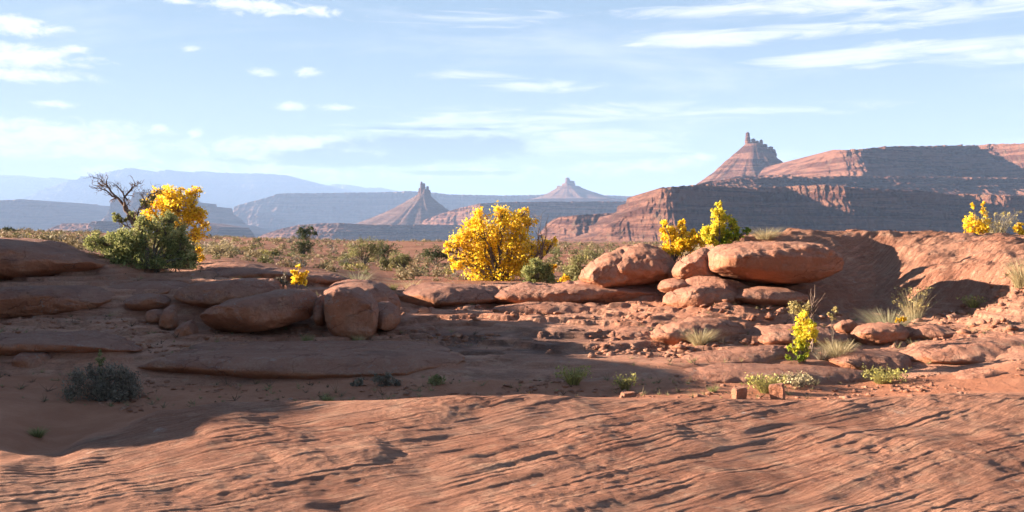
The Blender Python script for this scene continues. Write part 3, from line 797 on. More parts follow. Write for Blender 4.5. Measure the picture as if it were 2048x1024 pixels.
# the two big boulders
L('boulder', 'large tilted loaf-shaped boulder with dark gap beneath its right end', [(406, 630), (412, 618), (440, 606), (480, 597), (530, 584), (570, 577), (604, 576), (622, 586), (630, 605), (632, 612)], [(406, 652), (420, 662), (470, 666), (500, 664), (550, 652), (585, 642), (613, 638), (622, 622), (632, 616)], 13.6, 0.55, M_boulder, 0.5, 9.3, 0.75, nx=110, na=60, strata=0.8, bury=0.02, facets=6)
L('boulder', 'upright rounded barrel-like boulder beside the tilted boulder', [(646, 640), (648, 606), (656, 588), (680, 577), (712, 577), (738, 590), (752, 605), (757, 630)], [(646, 642), (655, 656), (690, 670), (730, 671), (750, 664), (757, 650)], 13.5, 0.45, M_boulder, 0.45, 10.9, 0.6, nx=90, na=60, strata=0.5, bury=0.04, facets=4)
L('boulder', 'orange rounded shoulder stone tight against the barrel-like boulder', [(748, 612), (756, 600), (775, 603), (792, 615), (799, 632)], [(748, 650), (765, 657), (790, 654), (799, 645)], 13.8, 0.4, M_boulder, 0.55, 11.7, 0.8, bury=0.05)
L('stone', 'narrow upright slab in the crack left of the barrel-like boulder', [(630, 600), (634, 588), (642, 586), (650, 592)], [(630, 640), (640, 650), (650, 648)], 13.8, 0.3, M_boulder, 0.6, 12.6, cat='stone', nx=40, bury=0.05)
L('rock_ledge', 'broad domed slab behind the barrel-like boulder', [(636, 575), (650, 562), (690, 556), (730, 556), (760, 566), (785, 590), (797, 612)], [(636, 630), (700, 630), (760, 625), (797, 620)], 14.7, 0.75, M_boulder, 0.6, 13.1, 0.8, cat='ledge', nx=90, na=50, bury=0.05)
L('rock_ledge', 'low dark ledge right of the juniper on the upper shelf', [(395, 535), (415, 524), (470, 526), (540, 538), (640, 548), (700, 556)], [(395, 560), (470, 562), (560, 566), (640, 574), (700, 575)], 17.3, 0.9, M_boulder, 0.62, 14.9, 0.8, cat='ledge', nx=100, na=50)
# lower ledge at the edge of the hollow
L('rock_ledge', 'long smooth lip of rock above the sandy hollow with pale base line', [(268, 735), (282, 722), (340, 708), (450, 703), (560, 702), (650, 704), (760, 704), (850, 702), (905, 706), (930, 716)], [(268, 750), (300, 764), (400, 766), (520, 764), (640, 756), (760, 747), (860, 740), (930, 728)], 11.75, 0.6, M_rock, 0.66, 15.5, 0.6, cat='ledge', nx=170, na=50, bury=0.03)
L('rock_ledge', 'second thin bed of rock just below the two big boulders', [(270, 700), (360, 690), (520, 688), (700, 686), (840, 688), (900, 694)], [(270, 722), (420, 716), (620, 712), (800, 708), (900, 704)], 12.4, 0.65, M_rock, 0.7, 16.5, 0.6, cat='ledge', nx=140, na=40, bury=0.08)
L('rock_ledge', 'broken dark overhang behind the grey sagebrush at left', [(-200, 670), (0, 672), (70, 668), (140, 668), (210, 672), (260, 690), (276, 706)], [(-200, 720), (0, 712), (60, 708), (120, 696), (190, 708), (240, 722), (276, 720)], 11.9, 0.55, M_boulder, 0.6, 17.7, 1.1, cat='ledge', nx=120, na=50, strata=1.0)
L('boulder', 'pinkish block under the broken overhang at left', [(28, 716), (50, 703), (90, 702), (112, 716)], [(28, 730), (60, 742), (100, 736), (112, 724)], 11.5, 0.25, M_boulder, 0.6, 18.2, 1.0, nx=50, bury=0.05)
L('stone', 'flat slab stone perched on the broken overhang at left', [(118, 676), (135, 664), (180, 662), (205, 668)], [(118, 684), (150, 690), (190, 682), (205, 676)], 12.3, 0.25, M_boulder, 0.6, 19.2, cat='stone', nx=50, bury=0.02)
# middle ledges
L('rock_ledge', 'low lens-shaped ledge in front of the golden tree', [(790, 590), (815, 574), (850, 568), (900, 566), (950, 569), (990, 578), (1008, 592)], [(790, 602), (840, 610), (920, 611), (980, 608), (1008, 600)], 17.2, 0.9, M_boulder, 0.6, 20.1, 0.8, cat='ledge', nx=100, na=50, bury=0.05)
L('rock_ledge', 'rough stepped ledge between golden tree and orange outcrop', [(985, 584), (1010, 573), (1060, 570), (1110, 572), (1150, 564), (1200, 560), (1270, 562), (1345, 560)], [(985, 606), (1060, 607), (1160, 606), (1260, 612), (1345, 612)], 16.9, 1.0, M_rock, 0.62, 21.3, 1.0, cat='ledge', nx=130, na=54, strata=1.0, bury=0.05)
# right outcrop
L('boulder', 'sloping orange lobe at the left end of the sunlit outcrop', [(1158, 558), (1170, 540), (1190, 520), (1215, 503), (1245, 500), (1262, 520)], [(1158, 562), (1200, 566), (1262, 566)], 16.6, 0.55, M_clean, 0.6, 22.2, 1.1, nx=80, na=48, bury=0.05)
L('boulder', 'domed orange lobe with hollows under the yellow shrubs', [(1212, 545), (1225, 510), (1250, 492), (1285, 484), (1320, 489), (1345, 505), (1352, 530)], [(1212, 560), (1280, 566), (1352, 566)], 16.7, 0.75, M_clean, 0.6, 23.4, 1.2, nx=90, na=54, bury=0.05)
L('boulder', 'wedge of orange rock between the domed lobe and the great boulder', [(1338, 545), (1352, 528), (1380, 512), (1410, 498), (1432, 494), (1440, 510)], [(1338, 550), (1370, 558), (1440, 560)], 16.1, 0.5, M_clean, 0.6, 24.1, 1.1, nx=70, na=48, bury=0.05)
L('boulder', 'great orange oval boulder overhanging on the right outcrop', [(1421, 530), (1424, 506), (1440, 490), (1480, 483), (1530, 483), (1580, 484), (1625, 488), (1655, 500), (1670, 520), (1673, 528)], [(1421, 535), (1428, 552), (1460, 562), (1520, 568), (1570, 571), (1620, 569), (1650, 558), (1668, 540), (1673, 533)], 15.5, 0.8, M_clean, 0.50, 25.9, 0.85, nx=130, na=72, strata=0.7, facets=5)
L('boulder', 'knobbly broken block at the left foot of the great boulder', [(1318, 575), (1330, 560), (1350, 556), (1372, 560), (1380, 572)], [(1318, 580), (1340, 588), (1380, 586)], 15.7, 0.35, M_clean, 0.6, 26.6, 1.5, nx=56, na=36)
L('boulder', 'flattened orange slab directly under the great boulder', [(1366, 566), (1385, 554), (1420, 552), (1470, 562), (1500, 570)], [(1366, 578), (1420, 584), (1500, 584)], 15.6, 0.5, M_clean, 0.6, 27.6, 1.0, nx=60, na=40)
L('boulder', 'wide pale orange block at the base of the outcrop', [(1328, 600), (1338, 585), (1370, 574), (1420, 570), (1465, 568), (1487, 576), (1490, 590)], [(1328, 608), (1370, 618), (1430, 616), (1490, 610)], 15.0, 0.45, M_clean, 0.58, 28.3, 1.1, nx=90, na=50, strata=0.9, bury=0.03)
L('boulder', 'thin slanting slab with bright edge right of the wide pale block', [(1466, 592), (1485, 579), (1530, 575), (1580, 579), (1608, 586), (1613, 593)], [(1466, 602), (1500, 607), (1560, 606), (1600, 604), (1613, 598)], 14.9, 0.4, M_clean, 0.55, 29.1, 0.9, nx=80, na=44, strata=0.9, bury=0.03)
L('rock_slab', 'flat leaning slab with whitish left tip on the gravel floor', [(1298, 678), (1312, 662), (1350, 646), (1395, 636), (1440, 638), (1480, 650), (1500, 662)], [(1298, 682), (1340, 690), (1400, 684), (1450, 676), (1500, 668)], 13.3, 0.45, M_clean, 0.66, 30.4, 0.9, nx=90, na=44, cat='slab', strata=0.8, bury=0.05)
L('rock_ledge', 'low overhanging ledge left of the yellow sapling', [(1365, 716), (1375, 708), (1420, 706), (1480, 700), (1540, 695), (1580, 694), (1600, 700)], [(1365, 724), (1400, 736), (1450, 736), (1520, 726), (1600, 718)], 12.1, 0.4, M_rock, 0.62, 31.2, 0.9, nx=100, na=44, cat='ledge', strata=0.6, bury=0.04)
L('stone', 'tilted flat stone behind the yellow sapling', [(1668, 655), (1684, 642), (1704, 638), (1714, 644)], [(1668, 660), (1690, 661), (1714, 652)], 13.6, 0.14, M_clean, 0.6, 32.0, cat='stone', nx=40, na=26, bury=0.03)
L('boulder', 'rough reddish hump below the pale grass tuft', [(1706, 668), (1730, 652), (1770, 645), (1800, 646), (1815, 660)], [(1706, 674), (1760, 682), (1815, 676)], 13.0, 0.3, M_clean, 0.62, 33.0, 1.5, nx=60, na=36, bury=0.06)
L('boulder', 'layered flaky rock right of the reddish hump', [(1800, 670), (1830, 655), (1870, 648), (1900, 653), (1930, 664)], [(1800, 677), (1860, 682), (1930, 672)], 13.0, 0.35, M_clean, 0.62, 34.0, 1.1, nx=70, na=40, strata=1.6, bury=0.06)
L('boulder', 'broad sunlit rock swelling at the right edge', [(1800, 715), (1830, 700), (1880, 690), (1950, 682), (2048, 672), (2140, 670), (2200, 690)], [(1800, 724), (1850, 742), (1950, 740), (2060, 730), (2200, 720)], 12.0, 0.6, M_clean, 0.66, 35.0, 1.1, nx=110, na=50, strata=0.8, bury=0.06)
L('boulder', 'knobbly rounded rock low at the right edge', [(1890, 768), (1920, 752), (1970, 742), (2040, 742), (2120, 752)], [(1890, 778), (1960, 788), (2060, 788), (2120, 776)], 10.9, 0.4, M_clean, 0.64, 36.0, 1.3, nx=80, na=44, strata=0.5, bury=0.08)

L('rock_ledge', 'thin layered bed below the rough stepped ledge', [(985, 612), (1060, 606), (1180, 607), (1300, 612), (1330, 618)], [(985, 622), (1100, 626), (1240, 632), (1330, 630)], 16.0, 0.6, M_clean, 0.66, 41.2, 1.2, nx=120, na=44, cat='ledge', strata=1.2, bury=0.06)
L('rock_slab', 'pale flat slab just left of the leaning slab', [(1205, 672), (1230, 660), (1280, 654), (1318, 656)], [(1205, 680), (1260, 684), (1318, 676)], 13.9, 0.4, M_clean, 0.68, 42.5, 1.2, nx=70, na=40, cat='slab', strata=1.0, bury=0.06)
L('rock_slab', 'flaky bed of rock behind the yellow sapling', [(1490, 668), (1530, 655), (1600, 650), (1660, 658), (1690, 668)], [(1490, 682), (1570, 690), (1690, 682)], 13.1, 0.5, M_clean, 0.66, 43.3, 1.2, nx=90, na=44, cat='slab', strata=1.4, bury=0.06)
L('rock_ledge', 'dark low step right of the straw grass clump', [(1640, 712), (1690, 702), (1770, 700), (1830, 706)], [(1640, 730), (1740, 736), (1830, 728)], 12.0, 0.45, M_rock, 0.66, 44.7, 1.1, nx=90, na=44, cat='ledge', strata=1.2, bury=0.06)
L('rock_slab', 'smooth shaded rock swell below the low overhanging ledge', [(1330, 756), (1400, 738), (1500, 728), (1600, 730), (1720, 742), (1790, 756)], [(1330, 770), (1500, 782), (1680, 780), (1790, 768)], 11.3, 0.55, M_rock, 0.72, 45.1, 0.7, nx=120, na=44, cat='slab', strata=0.5, bury=0.10)

def block(label, px, row_b, w, h, Y, yaw, lean, seed, group=None):
    """squared-off sandstone block standing on the sand"""
    import bmesh
    bm = bmesh.new()
    bmesh.ops.create_cube(bm, size=1)
    bmesh.ops.subdivide_edges(bm, edges=bm.edges[:], cuts=9, use_grid_fill=True)
    m = Y / F
    W, H, Dp = w * m, h * m, w * m * 0.8
    co = np.array([v.co[:] for v in bm.verts])
    r = np.linalg.norm(co, axis=1, keepdims=True)
    co = co * (1 - 0.10 * (r > 0.7) * (r - 0.7) / 0.17)
    n = 0.10 * fbm(co[:, 0] * 1.8 + seed, co[:, 1] * 1.8, co[:, 2] * 1.8 + seed, 4)
    co = co * (1 + n[:, None])
    co[:, 0] += lean * co[:, 2]
    co[:, 2] += 0.14 * co[:, 0] * (co[:, 2] > 0)
    co = co * np.array([W, Dp, H])
    c, s_ = cos(yaw), sin(yaw)
    co = np.stack([co[:, 0] * c - co[:, 1] * s_, co[:, 0] * s_ + co[:, 1] * c, co[:, 2] + H / 2], 1)
    for v, q in zip(bm.verts, co):
        v.co = q
    me = bpy.data.meshes.new('stone_block')
    bm.to_mesh(me); bm.free()
    me.materials.append(M_clean)
    o = bpy.data.objects.new('stone_block', me)
    x = (px - 1024) * m
    o.location = (x, Y, float(near_z(x, Y)[0]) - 0.012)
    coll.objects.link(o)
    return tag(o, label, 'stone', group)
block('small squarish stone block, left of the pair standing on the sand', 1478, 806, 25, 26, 9.75, 0.35, 0.05, 1.0)
block('taller leaning stone block, right of the pair standing on the sand', 1554, 810, 27, 33, 9.70, -0.45, -0.12, 5.0)
block('small flat stone lying on the sand below a green tuft', 1256, 796, 26, 12, 9.85, 0.3, 0.1, 9.0)

# loose stones: scattered chips on the gravel floor and the shelves, one mass nobody could count
def ico():
    import bmesh
    bm = bmesh.new()
    bmesh.ops.create_icosphere(bm, subdivisions=1, radius=1)
    v = np.array([q.co[:] for q in bm.verts]); f = np.array([[q.index for q in t.verts] for t in bm.faces])
    bm.free()
    return v, f
IV, IF = ico()
def rubble(name, n, fn, smin, smax, label, seed):
    r = np.random.default_rng(seed)
    xs, ys = fn(r, n)
    n = len(xs)
    zs = near_z(xs, ys)
    s = smin + (smax - smin) * r.random(n) ** 4
    V = IV[None] * (1 + 0.30 * r.normal(size=(n, len(IV), 1))) * s[:, None, None] * np.stack([1 + .5 * r.random(n), 1 + .4 * r.random(n), 0.45 + .35 * r.random(n)], 1)[:, None, :]
    a = r.random(n) * 2 * pi
    c, s_ = np.cos(a)[:, None], np.sin(a)[:, None]
    V = np.stack([V[..., 0] * c - V[..., 1] * s_, V[..., 0] * s_ + V[..., 1] * c, V[..., 2]], -1)
    V += np.stack([xs, ys, zs + 0.15 * s], 1)[:, None, :]
    f = (IF[None] + (np.arange(n) * len(IV))[:, None, None]).reshape(-1, 3)
    o = mesh_obj(name, V.reshape(-1, 3), f, M_clean, shade=False)
    tag(o, label, 'stones', kind='stuff')
def area(px0, px1, y0, y1):
    def fn(r, n):
        Y = y0 + (y1 - y0) * r.random(n)
        px = px0 + (px1 - px0) * r.random(n)
        x = (px - 1024) / F * Y
        k = fbm(x * 1.1 + 3, Y * 1.3, 0.0, 3) > -0.05
        return x[k], Y[k]
    return fn
rubble('gravel', 3400, area(1180, 2200, 12.2, 15.0), 0.006, 0.065, 'red chips and gravel strewn over the right rock floor', 1)
rubble('gravel', 2600, area(-100, 1000, 11.9, 14.0), 0.005, 0.05, 'broken chips on the shaded left shelf', 2)
rubble('gravel', 2600, area(200, 2150, 9.7, 11.3), 0.004, 0.035, 'small stones on the sand of the hollow', 3)
rubble('gravel', 900, area(900, 1400, 15.0, 16.6), 0.006, 0.05, 'chips on the floor below the middle ledge', 4)
# ------------------------------------------------------------------ plants
def leaf_mat(name, cols, transl=0.35, rough=0.6):
    """cols: colours picked per leaf by its own tone"""
    m, nt, b = new_mat(name)
    a = nd(nt, 'ShaderNodeAttribute')
    a.attribute_name = 'tone'
    ramp = nd(nt, 'ShaderNodeValToRGB')
    els = ramp.color_ramp.elements
    while len(els) < len(cols):
        els.new(0.5)
    for i, c in enumerate(cols):
        els[i].position = i / max(1, len(cols) - 1)
        els[i].color = (*c, 1)
    lk(nt, a.outputs['Fac'], ramp.inputs[0])
    b.inputs['Roughness'].default_value = rough
    lk(nt, ramp.outputs[0], b.inputs['Base Color'])
    tr = nd(nt, 'ShaderNodeBsdfTranslucent')
    lk(nt, ramp.outputs[0], tr.inputs[0])
    mx = nd(nt, 'ShaderNodeMixShader')
    mx.inputs[0].default_value = transl
    out = nt.nodes['Material Output']
    lk(nt, b.outputs[0], mx.inputs[1])
    lk(nt, tr.outputs[0], mx.inputs[2])
    lk(nt, mx.outputs[0], out.inputs[0])
    return m

M_gold = leaf_mat('golden_leaf', [(0.46, 0.24, 0.025), (0.84, 0.54, 0.03), (0.93, 0.67, 0.045), (0.95, 0.78, 0.15)], 0.5)
M_lime = leaf_mat('yellow_green_leaf', [(0.16, 0.23, 0.03), (0.38, 0.42, 0.04), (0.72, 0.60, 0.05), (0.85, 0.66, 0.08)], 0.5)
M_junip = leaf_mat('juniper_spray', [(0.09, 0.105, 0.04), (0.22, 0.24, 0.085), (0.36, 0.36, 0.13), (0.50, 0.46, 0.20)], 0.4)
M_dark = leaf_mat('dark_shrub_leaf', [(0.035, 0.05, 0.022), (0.07, 0.09, 0.035), (0.12, 0.13, 0.05)], 0.2)
M_sage = leaf_mat('sage_leaf', [(0.11, 0.085, 0.062), (0.20, 0.165, 0.125), (0.30, 0.255, 0.19)], 0.2)
M_olive = leaf_mat('olive_leaf', [(0.12, 0.11, 0.045), (0.24, 0.225, 0.09), (0.38, 0.35, 0.16)], 0.3)
M_straw = leaf_mat('straw', [(0.26, 0.20, 0.10), (0.42, 0.34, 0.19), (0.56, 0.48, 0.30)], 0.3)
M_grass = leaf_mat('pale_grass', [(0.20, 0.185, 0.10), (0.33, 0.30, 0.18), (0.46, 0.41, 0.27)], 0.3)
M_rabbit = leaf_mat('rabbitbrush', [(0.14, 0.13, 0.06), (0.30, 0.27, 0.10), (0.52, 0.46, 0.12)], 0.3)
M_dryflower = leaf_mat('dry_flower', [(0.30, 0.22, 0.08), (0.45, 0.36, 0.14), (0.55, 0.46, 0.22)], 0.3)
def bark_mat(name, c1, c2):
    m, nt, b = new_mat(name)
    vec = nd(nt, 'ShaderNodeTexCoord').outputs['Object']
    n = noise_node(nt, mapping(nt, vec, (14, 14, 3)), 1.5, 5, 0.65)
    lk(nt, mixc(nt, smooth(nt, n, 0.35, 0.65), c1, c2), b.inputs['Base Color'])
    return m
M_bark = bark_mat('grey_bark', (0.10, 0.075, 0.055), (0.20, 0.16, 0.13))
M_dead = bark_mat('dead_wood', (0.11, 0.070, 0.052), (0.21, 0.15, 0.12))

def tubes(lines, sides=5):
    """lines: list of (points (n,3), radii (n,)) -> verts, faces"""
    Vs, Fs, off = [], [], 0
    a = np.linspace(0, 2 * pi, sides, endpoint=False)
    for pts, rad in lines:
        pts = np.asarray(pts, float); rad = np.asarray(rad, float)
        n = len(pts)
        d = np.gradient(pts, axis=0)
        d /= np.linalg.norm(d, axis=1, keepdims=True) + 1e-9
        ref = np.where(np.abs(d[:, 2:3]) > 0.9, np.array([[1.0, 0, 0]]), np.array([[0, 0, 1.0]]))
        s1 = np.cross(d, ref); s1 /= np.linalg.norm(s1, axis=1, keepdims=True) + 1e-9
        s2 = np.cross(d, s1)
        ring = pts[:, None, :] + rad[:, None, None] * (np.cos(a)[None, :, None] * s1[:, None, :] + np.sin(a)[None, :, None] * s2[:, None, :])
        Vs.append(ring.reshape(-1, 3))
        Fs.append(grid_faces(n, sides, True) + off)
        off += n * sides
    return np.concatenate(Vs), np.concatenate(Fs)

def curve_pts(a, b, bend, r, n=7):
    a, b = np.asarray(a, float), np.asarray(b, float)
    t = np.linspace(0, 1, n)[:, None]
    L_ = np.linalg.norm(b - a)
    off = r.normal(size=3) * bend * L_
    p = a + (b - a) * t + np.sin(t * pi) * off
    p[1:-1] += r.normal(size=(n - 2, 3)) * 0.02 * L_
    return p

def leaves(cent, size, r, aspect=0.6, up=0.0, jitter=0.35):
    """folded diamond leaves at the centres"""
    n = len(cent)
    ax = r.normal(size=(n, 3)); ax[:, 2] += up
    ax /= np.linalg.norm(ax, axis=1, keepdims=True)
    o = r.normal(size=(n, 3))
    sd = np.cross(ax, o); sd /= np.linalg.norm(sd, axis=1, keepdims=True) + 1e-9
    nm = np.cross(ax, sd)
    s = size * (1 + jitter * r.normal(size=(n, 1)))
    V = np.stack([cent - ax * s * 0.5, cent + sd * s * aspect * 0.5 + nm * s * 0.10, cent + ax * s * 0.5, cent - sd * s * aspect * 0.5 + nm * s * 0.10], 1)
    return V.reshape(-1, 3), np.arange(4 * n).reshape(n, 4)

def inball(r, n):
    d = r.normal(size=(n, 3)); d /= np.linalg.norm(d, axis=1, keepdims=True)
    return d * (r.random((n, 1)) ** 0.45)

def leafy(name, label, cat, base_px, Y, lobes, nleaf, lsize, mat, seed, clumps=10, spread=0.34, bark=None, trunk=0.03, depth=0.8, aspect=0.62, group=None, stems=3, base_row=None, up=0.0, part='foliage', tone_shift=None, sink=0.02):
    """lobes: (px,row,radius px[,tone]) of the leaf masses as they sit in the crown"""
    r = np.random.default_rng(seed)
    m = Y / F
    bx = (base_px - 1024) * m
    bz = float(near_z(bx, Y)[0]) - sink if base_row is None else float(P(base_px, base_row, Y)[2])
    base = np.array([bx, Y, bz])
    e = empty(name, base, label, cat, group)
    lines, cents, tones = [], [], []
    A = sum(l[2] ** 2 for l in lobes)
    lob = sorted(lobes, key=lambda l: (l[0] - base_px) ** 2)
    hubs = []
    for i in range(stems):
        hubs.append(base + np.array([r.normal() * 0.03, r.normal() * 0.03, 0]))
    zc_all = np.mean([CAM_H - (l[1] - HOR) * m for l in lobes])
    for i, l in enumerate(lob):
        R = l[2] * m
        c = np.array([(l[0] - 1024) * m, Y + r.uniform(-1, 1) * R * depth, CAM_H - (l[1] - HOR) * m])
        mid = base + (c - base) * 0.45 + np.array([0, 0, 0.08 * np.linalg.norm(c - base)])
        h = hubs[i % stems]
        p = np.concatenate([curve_pts(h, mid, 0.05, r, 5), curve_pts(mid, c, 0.08, r, 5)[1:]])
        r0 = trunk * (0.6 + 0.5 * r.random())
        lines.append((p, np.linspace(r0, r0 * 0.28, len(p))))
        nl = int(nleaf * l[2] ** 2 / A)
        k = max(3, int(clumps * (0.5 + l[2] ** 2 / A * len(lobes) * 0.5)))
        cc = c + inball(r, k) * R * np.array([1, depth, 1])
        for q in cc:
            st = c + (p[-3] - c) * r.random()
            tw = curve_pts(st, q, 0.10, r, 5)
            lines.append((tw, np.linspace(r0 * 0.26, r0 * 0.08, 5)))
        w = r.random(k) + 0.3
        pick = r.choice(k, nl, p=w / w.sum())
        pos = cc[pick] + r.normal(size=(nl, 3)) * R * spread * 0.62
        cl_t = r.normal(size=k) * 0.16
        t0 = l[3] if len(l) > 3 else 0.5
        cents.append(pos)
        tones.append(np.clip(t0 + cl_t[pick] + r.normal(size=nl) * 0.20, 0.02, 0.98))
    cents = np.concatenate(cents) - base
    tones = np.concatenate(tones)
    V, f = leaves(cents, lsize, r, aspect, up)
    keep_min = 0.01
    V[:, 2] = np.maximum(V[:, 2], keep_min) if base_row is None else V[:, 2]
    mesh_obj(part, V, f, mat, parent=e, shade=False, attrs={'tone': np.repeat(tones, 4)})
    tv, tf = tubes([(p - base, rd) for p, rd in lines])
    mesh_obj('trunk' if cat == 'tree' else 'stems', tv, tf, bark or M_bark, parent=e)
    return e

# left group
leafy('juniper_tree', 'dense green juniper on the left shelf below the dead tree', 'tree', 300, 17.0,
      [(190, 482, 20), (215, 492, 26), (240, 470, 18), (232, 520, 28), (258, 498, 30), (285, 480, 32), (312, 455, 28), (335, 440, 18), (345, 470, 28), (365, 492, 26), (330, 505, 34), (295, 525, 34), (255, 540, 28), (360, 528, 28), (228, 548, 18), (385, 520, 16), (320, 545, 26), (285, 445, 18)],
      26000, 0.042, M_junip, 41, clumps=22, spread=0.30, bark=M_bark, trunk=0.05, aspect=0.38, up=0.5, stems=4)
leafy('golden_tree', 'golden-leaved tree rising behind the juniper at left', 'tree', 350, 20.4,
      [(322, 400, 22), (345, 392, 24), (360, 410, 24), (335, 420, 22), (378, 388, 12), (392, 384, 11), (362, 380, 6), (388, 412, 20), (378, 440, 24), (405, 430, 14), (410, 448, 12), (300, 418, 16), (287, 430, 10), (400, 470, 15), (386, 466, 14), (398, 498, 9), (404, 514, 9), (312, 440, 18), (350, 450, 20)],
      7200, 0.050, M_gold, 42, clumps=14, spread=0.42, trunk=0.035, stems=3)
leafy('dry_shrub', 'sparse grey-green shrub at the right foot of the juniper', 'shrub', 392, 17.9, [(385, 540, 16), (402, 545, 14), (375, 552, 12)], 900, 0.04, M_olive, 43, clumps=8, trunk=0.012, aspect=0.35, up=0.6)

def dead_tree():
    r = np.random.default_rng(5)
    Y = 19.6
    m = Y / F
    base = P(292, 520, Y)
    base[2] = float(near_z(base[0], Y)[0]) - 0.05
    e = empty('dead_tree', base, 'bare twisted dead juniper top against the blue mountain at left', 'tree')
    lines = []
    def W(px, row, dy=0.0):
        p = P(px, row, Y); p[1] += dy
        return p
    def limb(pts, r0, r1):
        P_ = [np.array(base)] if pts[0] is None else []
        P_ += [W(*p) for p in pts if p is not None]
        P_ = np.array(P_)
        # resample with wiggle
        d = np.r_[0, np.cumsum(np.linalg.norm(np.diff(P_, axis=0), axis=1))]
        n = max(6, int(d[-1] / 0.07))
        t = np.linspace(0, d[-1], n)
        Q = np.stack([np.interp(t, d, P_[:, k]) for k in range(3)], 1)
        Q[1:-1] += r.normal(size=(n - 2, 3)) * 0.012
        lines.append((Q, np.linspace(r0, r1, n)))
        return Q
    def twigs(Q, k, ln, r0, rec=2, f0=0.25):
        for _ in range(k):
            i = r.integers(int(len(Q) * f0), len(Q))
            d = Q[min(i + 1, len(Q) - 1)] - Q[max(i - 1, 0)]
            d /= np.linalg.norm(d) + 1e-9
            v = d + r.normal(size=3) * 0.75 + np.array([0, 0, 0.25])
            v /= np.linalg.norm(v)
            l = ln * r.uniform(0.5, 1.2)
            q = curve_pts(Q[i], Q[i] + v * l, 0.16, r, 6)
            lines.append((q, np.linspace(r0, r0 * 0.35, 6)))
            if rec > 0:
                twigs(q, 3, ln * 0.55, r0 * 0.6, rec - 1, 0.3)
    t0 = limb([None, (285, 480), (268, 445, .0), (258, 425), (250, 412)], 0.085, 0.05)
    for pts, r0 in [([(258, 425), (244, 408, .1), (232, 395), (222, 384), (214, 372), (213, 362)], 0.036), ([(232, 395), (216, 384), (204, 378), (196, 372)], 0.020),
                    ([(250, 412), (252, 395, -.1), (256, 383), (266, 372), (270, 366)], 0.028), ([(255, 400), (240, 382, .1), (232, 370)], 0.018),
                    ([(268, 445), (282, 425, -.2), (292, 405), (302, 390), (316, 380)], 0.030), ([(292, 405), (285, 392), (288, 380)], 0.014),
                    ([(302, 392), (320, 388), (334, 392)], 0.014), ([(214, 372), (204, 362), (198, 356)], 0.012), ([(285, 480), (250, 455, .2), (236, 440)], 0.025)]:
        q = limb(pts, r0, r0 * 0.35)
        twigs(q, 7, 0.20, r0 * 0.32)
    tv, tf = tubes([(p - base, rd) for p, rd in lines], 5)
    mesh_obj('trunk', tv, tf, M_dead, parent=e)
    cents, tones = [], []
    for (px, row, rad, n) in [(228, 434, 10, 500), (262, 432, 11, 500), (246, 440, 9, 300), (292, 408, 13, 420), (272, 442, 10, 350), (306, 398, 8, 200)]:
        c = W(px, row)
        k = c + inball(r, 9) * rad * m
        cents.append(k[r.integers(0, 9, n)] + r.normal(size=(n, 3)) * rad * m * 0.16)
        tones.append(np.clip(r.normal(size=n) * 0.2 + 0.45, 0, 1))
    V, f = leaves(np.concatenate(cents) - base, 0.04, r, 0.4, 0.4)
    mesh_obj('foliage', V, f, M_junip, parent=e, shade=False, attrs={'tone': np.repeat(np.concatenate(tones), 4)})
dead_tree()

# centre
leafy('golden_tree', 'broad rounded golden tree glowing in the centre of the plain edge', 'tree', 1000, 23.0,
      [(1000, 460, 34), (960, 465, 32), (1040, 460, 28), (935, 470, 22), (960, 435, 18), (945, 445, 14), (1005, 432, 22), (1040, 432, 18), (1052, 420, 9), (1003, 424, 7), (1060, 445, 14), (985, 500, 40), (945, 505, 30), (1030, 505, 34), (915, 485, 16), (898, 492, 9), (1070, 490, 22), (1092, 488, 13), (1108, 482, 8), (925, 525, 18), (960, 540, 26), (1010, 540, 30), (1050, 535, 20), (905, 518, 8), (895, 500, 8), (1085, 500, 10), (980, 555, 14)],
      15500, 0.054, M_gold, 44, clumps=15, spread=0.40, trunk=0.05, stems=4)
def bare_twigs(label, px, row_b, row_t, Y, seed, n=5, w=10):
    r = np.random.default_rng(seed)
    b = P(px, row_b, Y)
    b[2] = float(near_z(b[0], Y)[0])
    e = empty('bare_sapling', b, label, 'sapling')
    lines = []
    for i in range(n):
        t = P(px + r.normal() * w, row_t + abs(r.normal()) * 8, Y) + np.array([0, r.normal() * .1, 0])
        q = curve_pts(b, t, 0.05, r, 9)
        lines.append((q - b, np.linspace(0.014, 0.004, 9)))
        for k in range(5):
            j = r.integers(3, 9)
            v = r.normal(size=3) * 0.5 + np.array([0, 0, 0.6])
            lines.append((curve_pts(q[j], q[j] + v / np.linalg.norm(v) * 0.25, 0.1, r, 4) - b, np.linspace(0.006, 0.002, 4)))
    tv, tf = tubes(lines, 4)
    mesh_obj('stems', tv, tf, M_dead, parent=e)
bare_twigs('bare grey sapling sticking up right of the broad golden tree', 1074, 540, 428, 22.5, 3)
leafy('juniper_bush', 'small dark green juniper bush at the foot of the broad golden tree', 'shrub', 1075, 18.6, [(1060, 545, 16), (1075, 535, 18), (1092, 548, 18), (1055, 560, 14), (1078, 562, 18), (1100, 562, 14), (1068, 526, 9)], 7000, 0.040, M_junip, 45, clumps=16, spread=0.3, trunk=0.02, aspect=0.38, up=0.4)
leafy('dry_shrub', 'small orange-leaved shrub right of the dark juniper bush', 'shrub', 1125, 19.6, [(1105, 535, 8, .3), (1122, 560, 9, .3), (1135, 562, 9, .4)], 420, 0.05, M_gold, 46, clumps=7, trunk=0.01)
leafy('sage_bush', 'grey-green bush left of the orange outcrop', 'shrub', 1152, 21.5, [(1140, 538, 16), (1160, 530, 20), (1178, 545, 16), (1150, 552, 18), (1130, 550, 12)], 3600, 0.05, M_olive, 47, clumps=12, trunk=0.015, aspect=0.35, up=0.6)

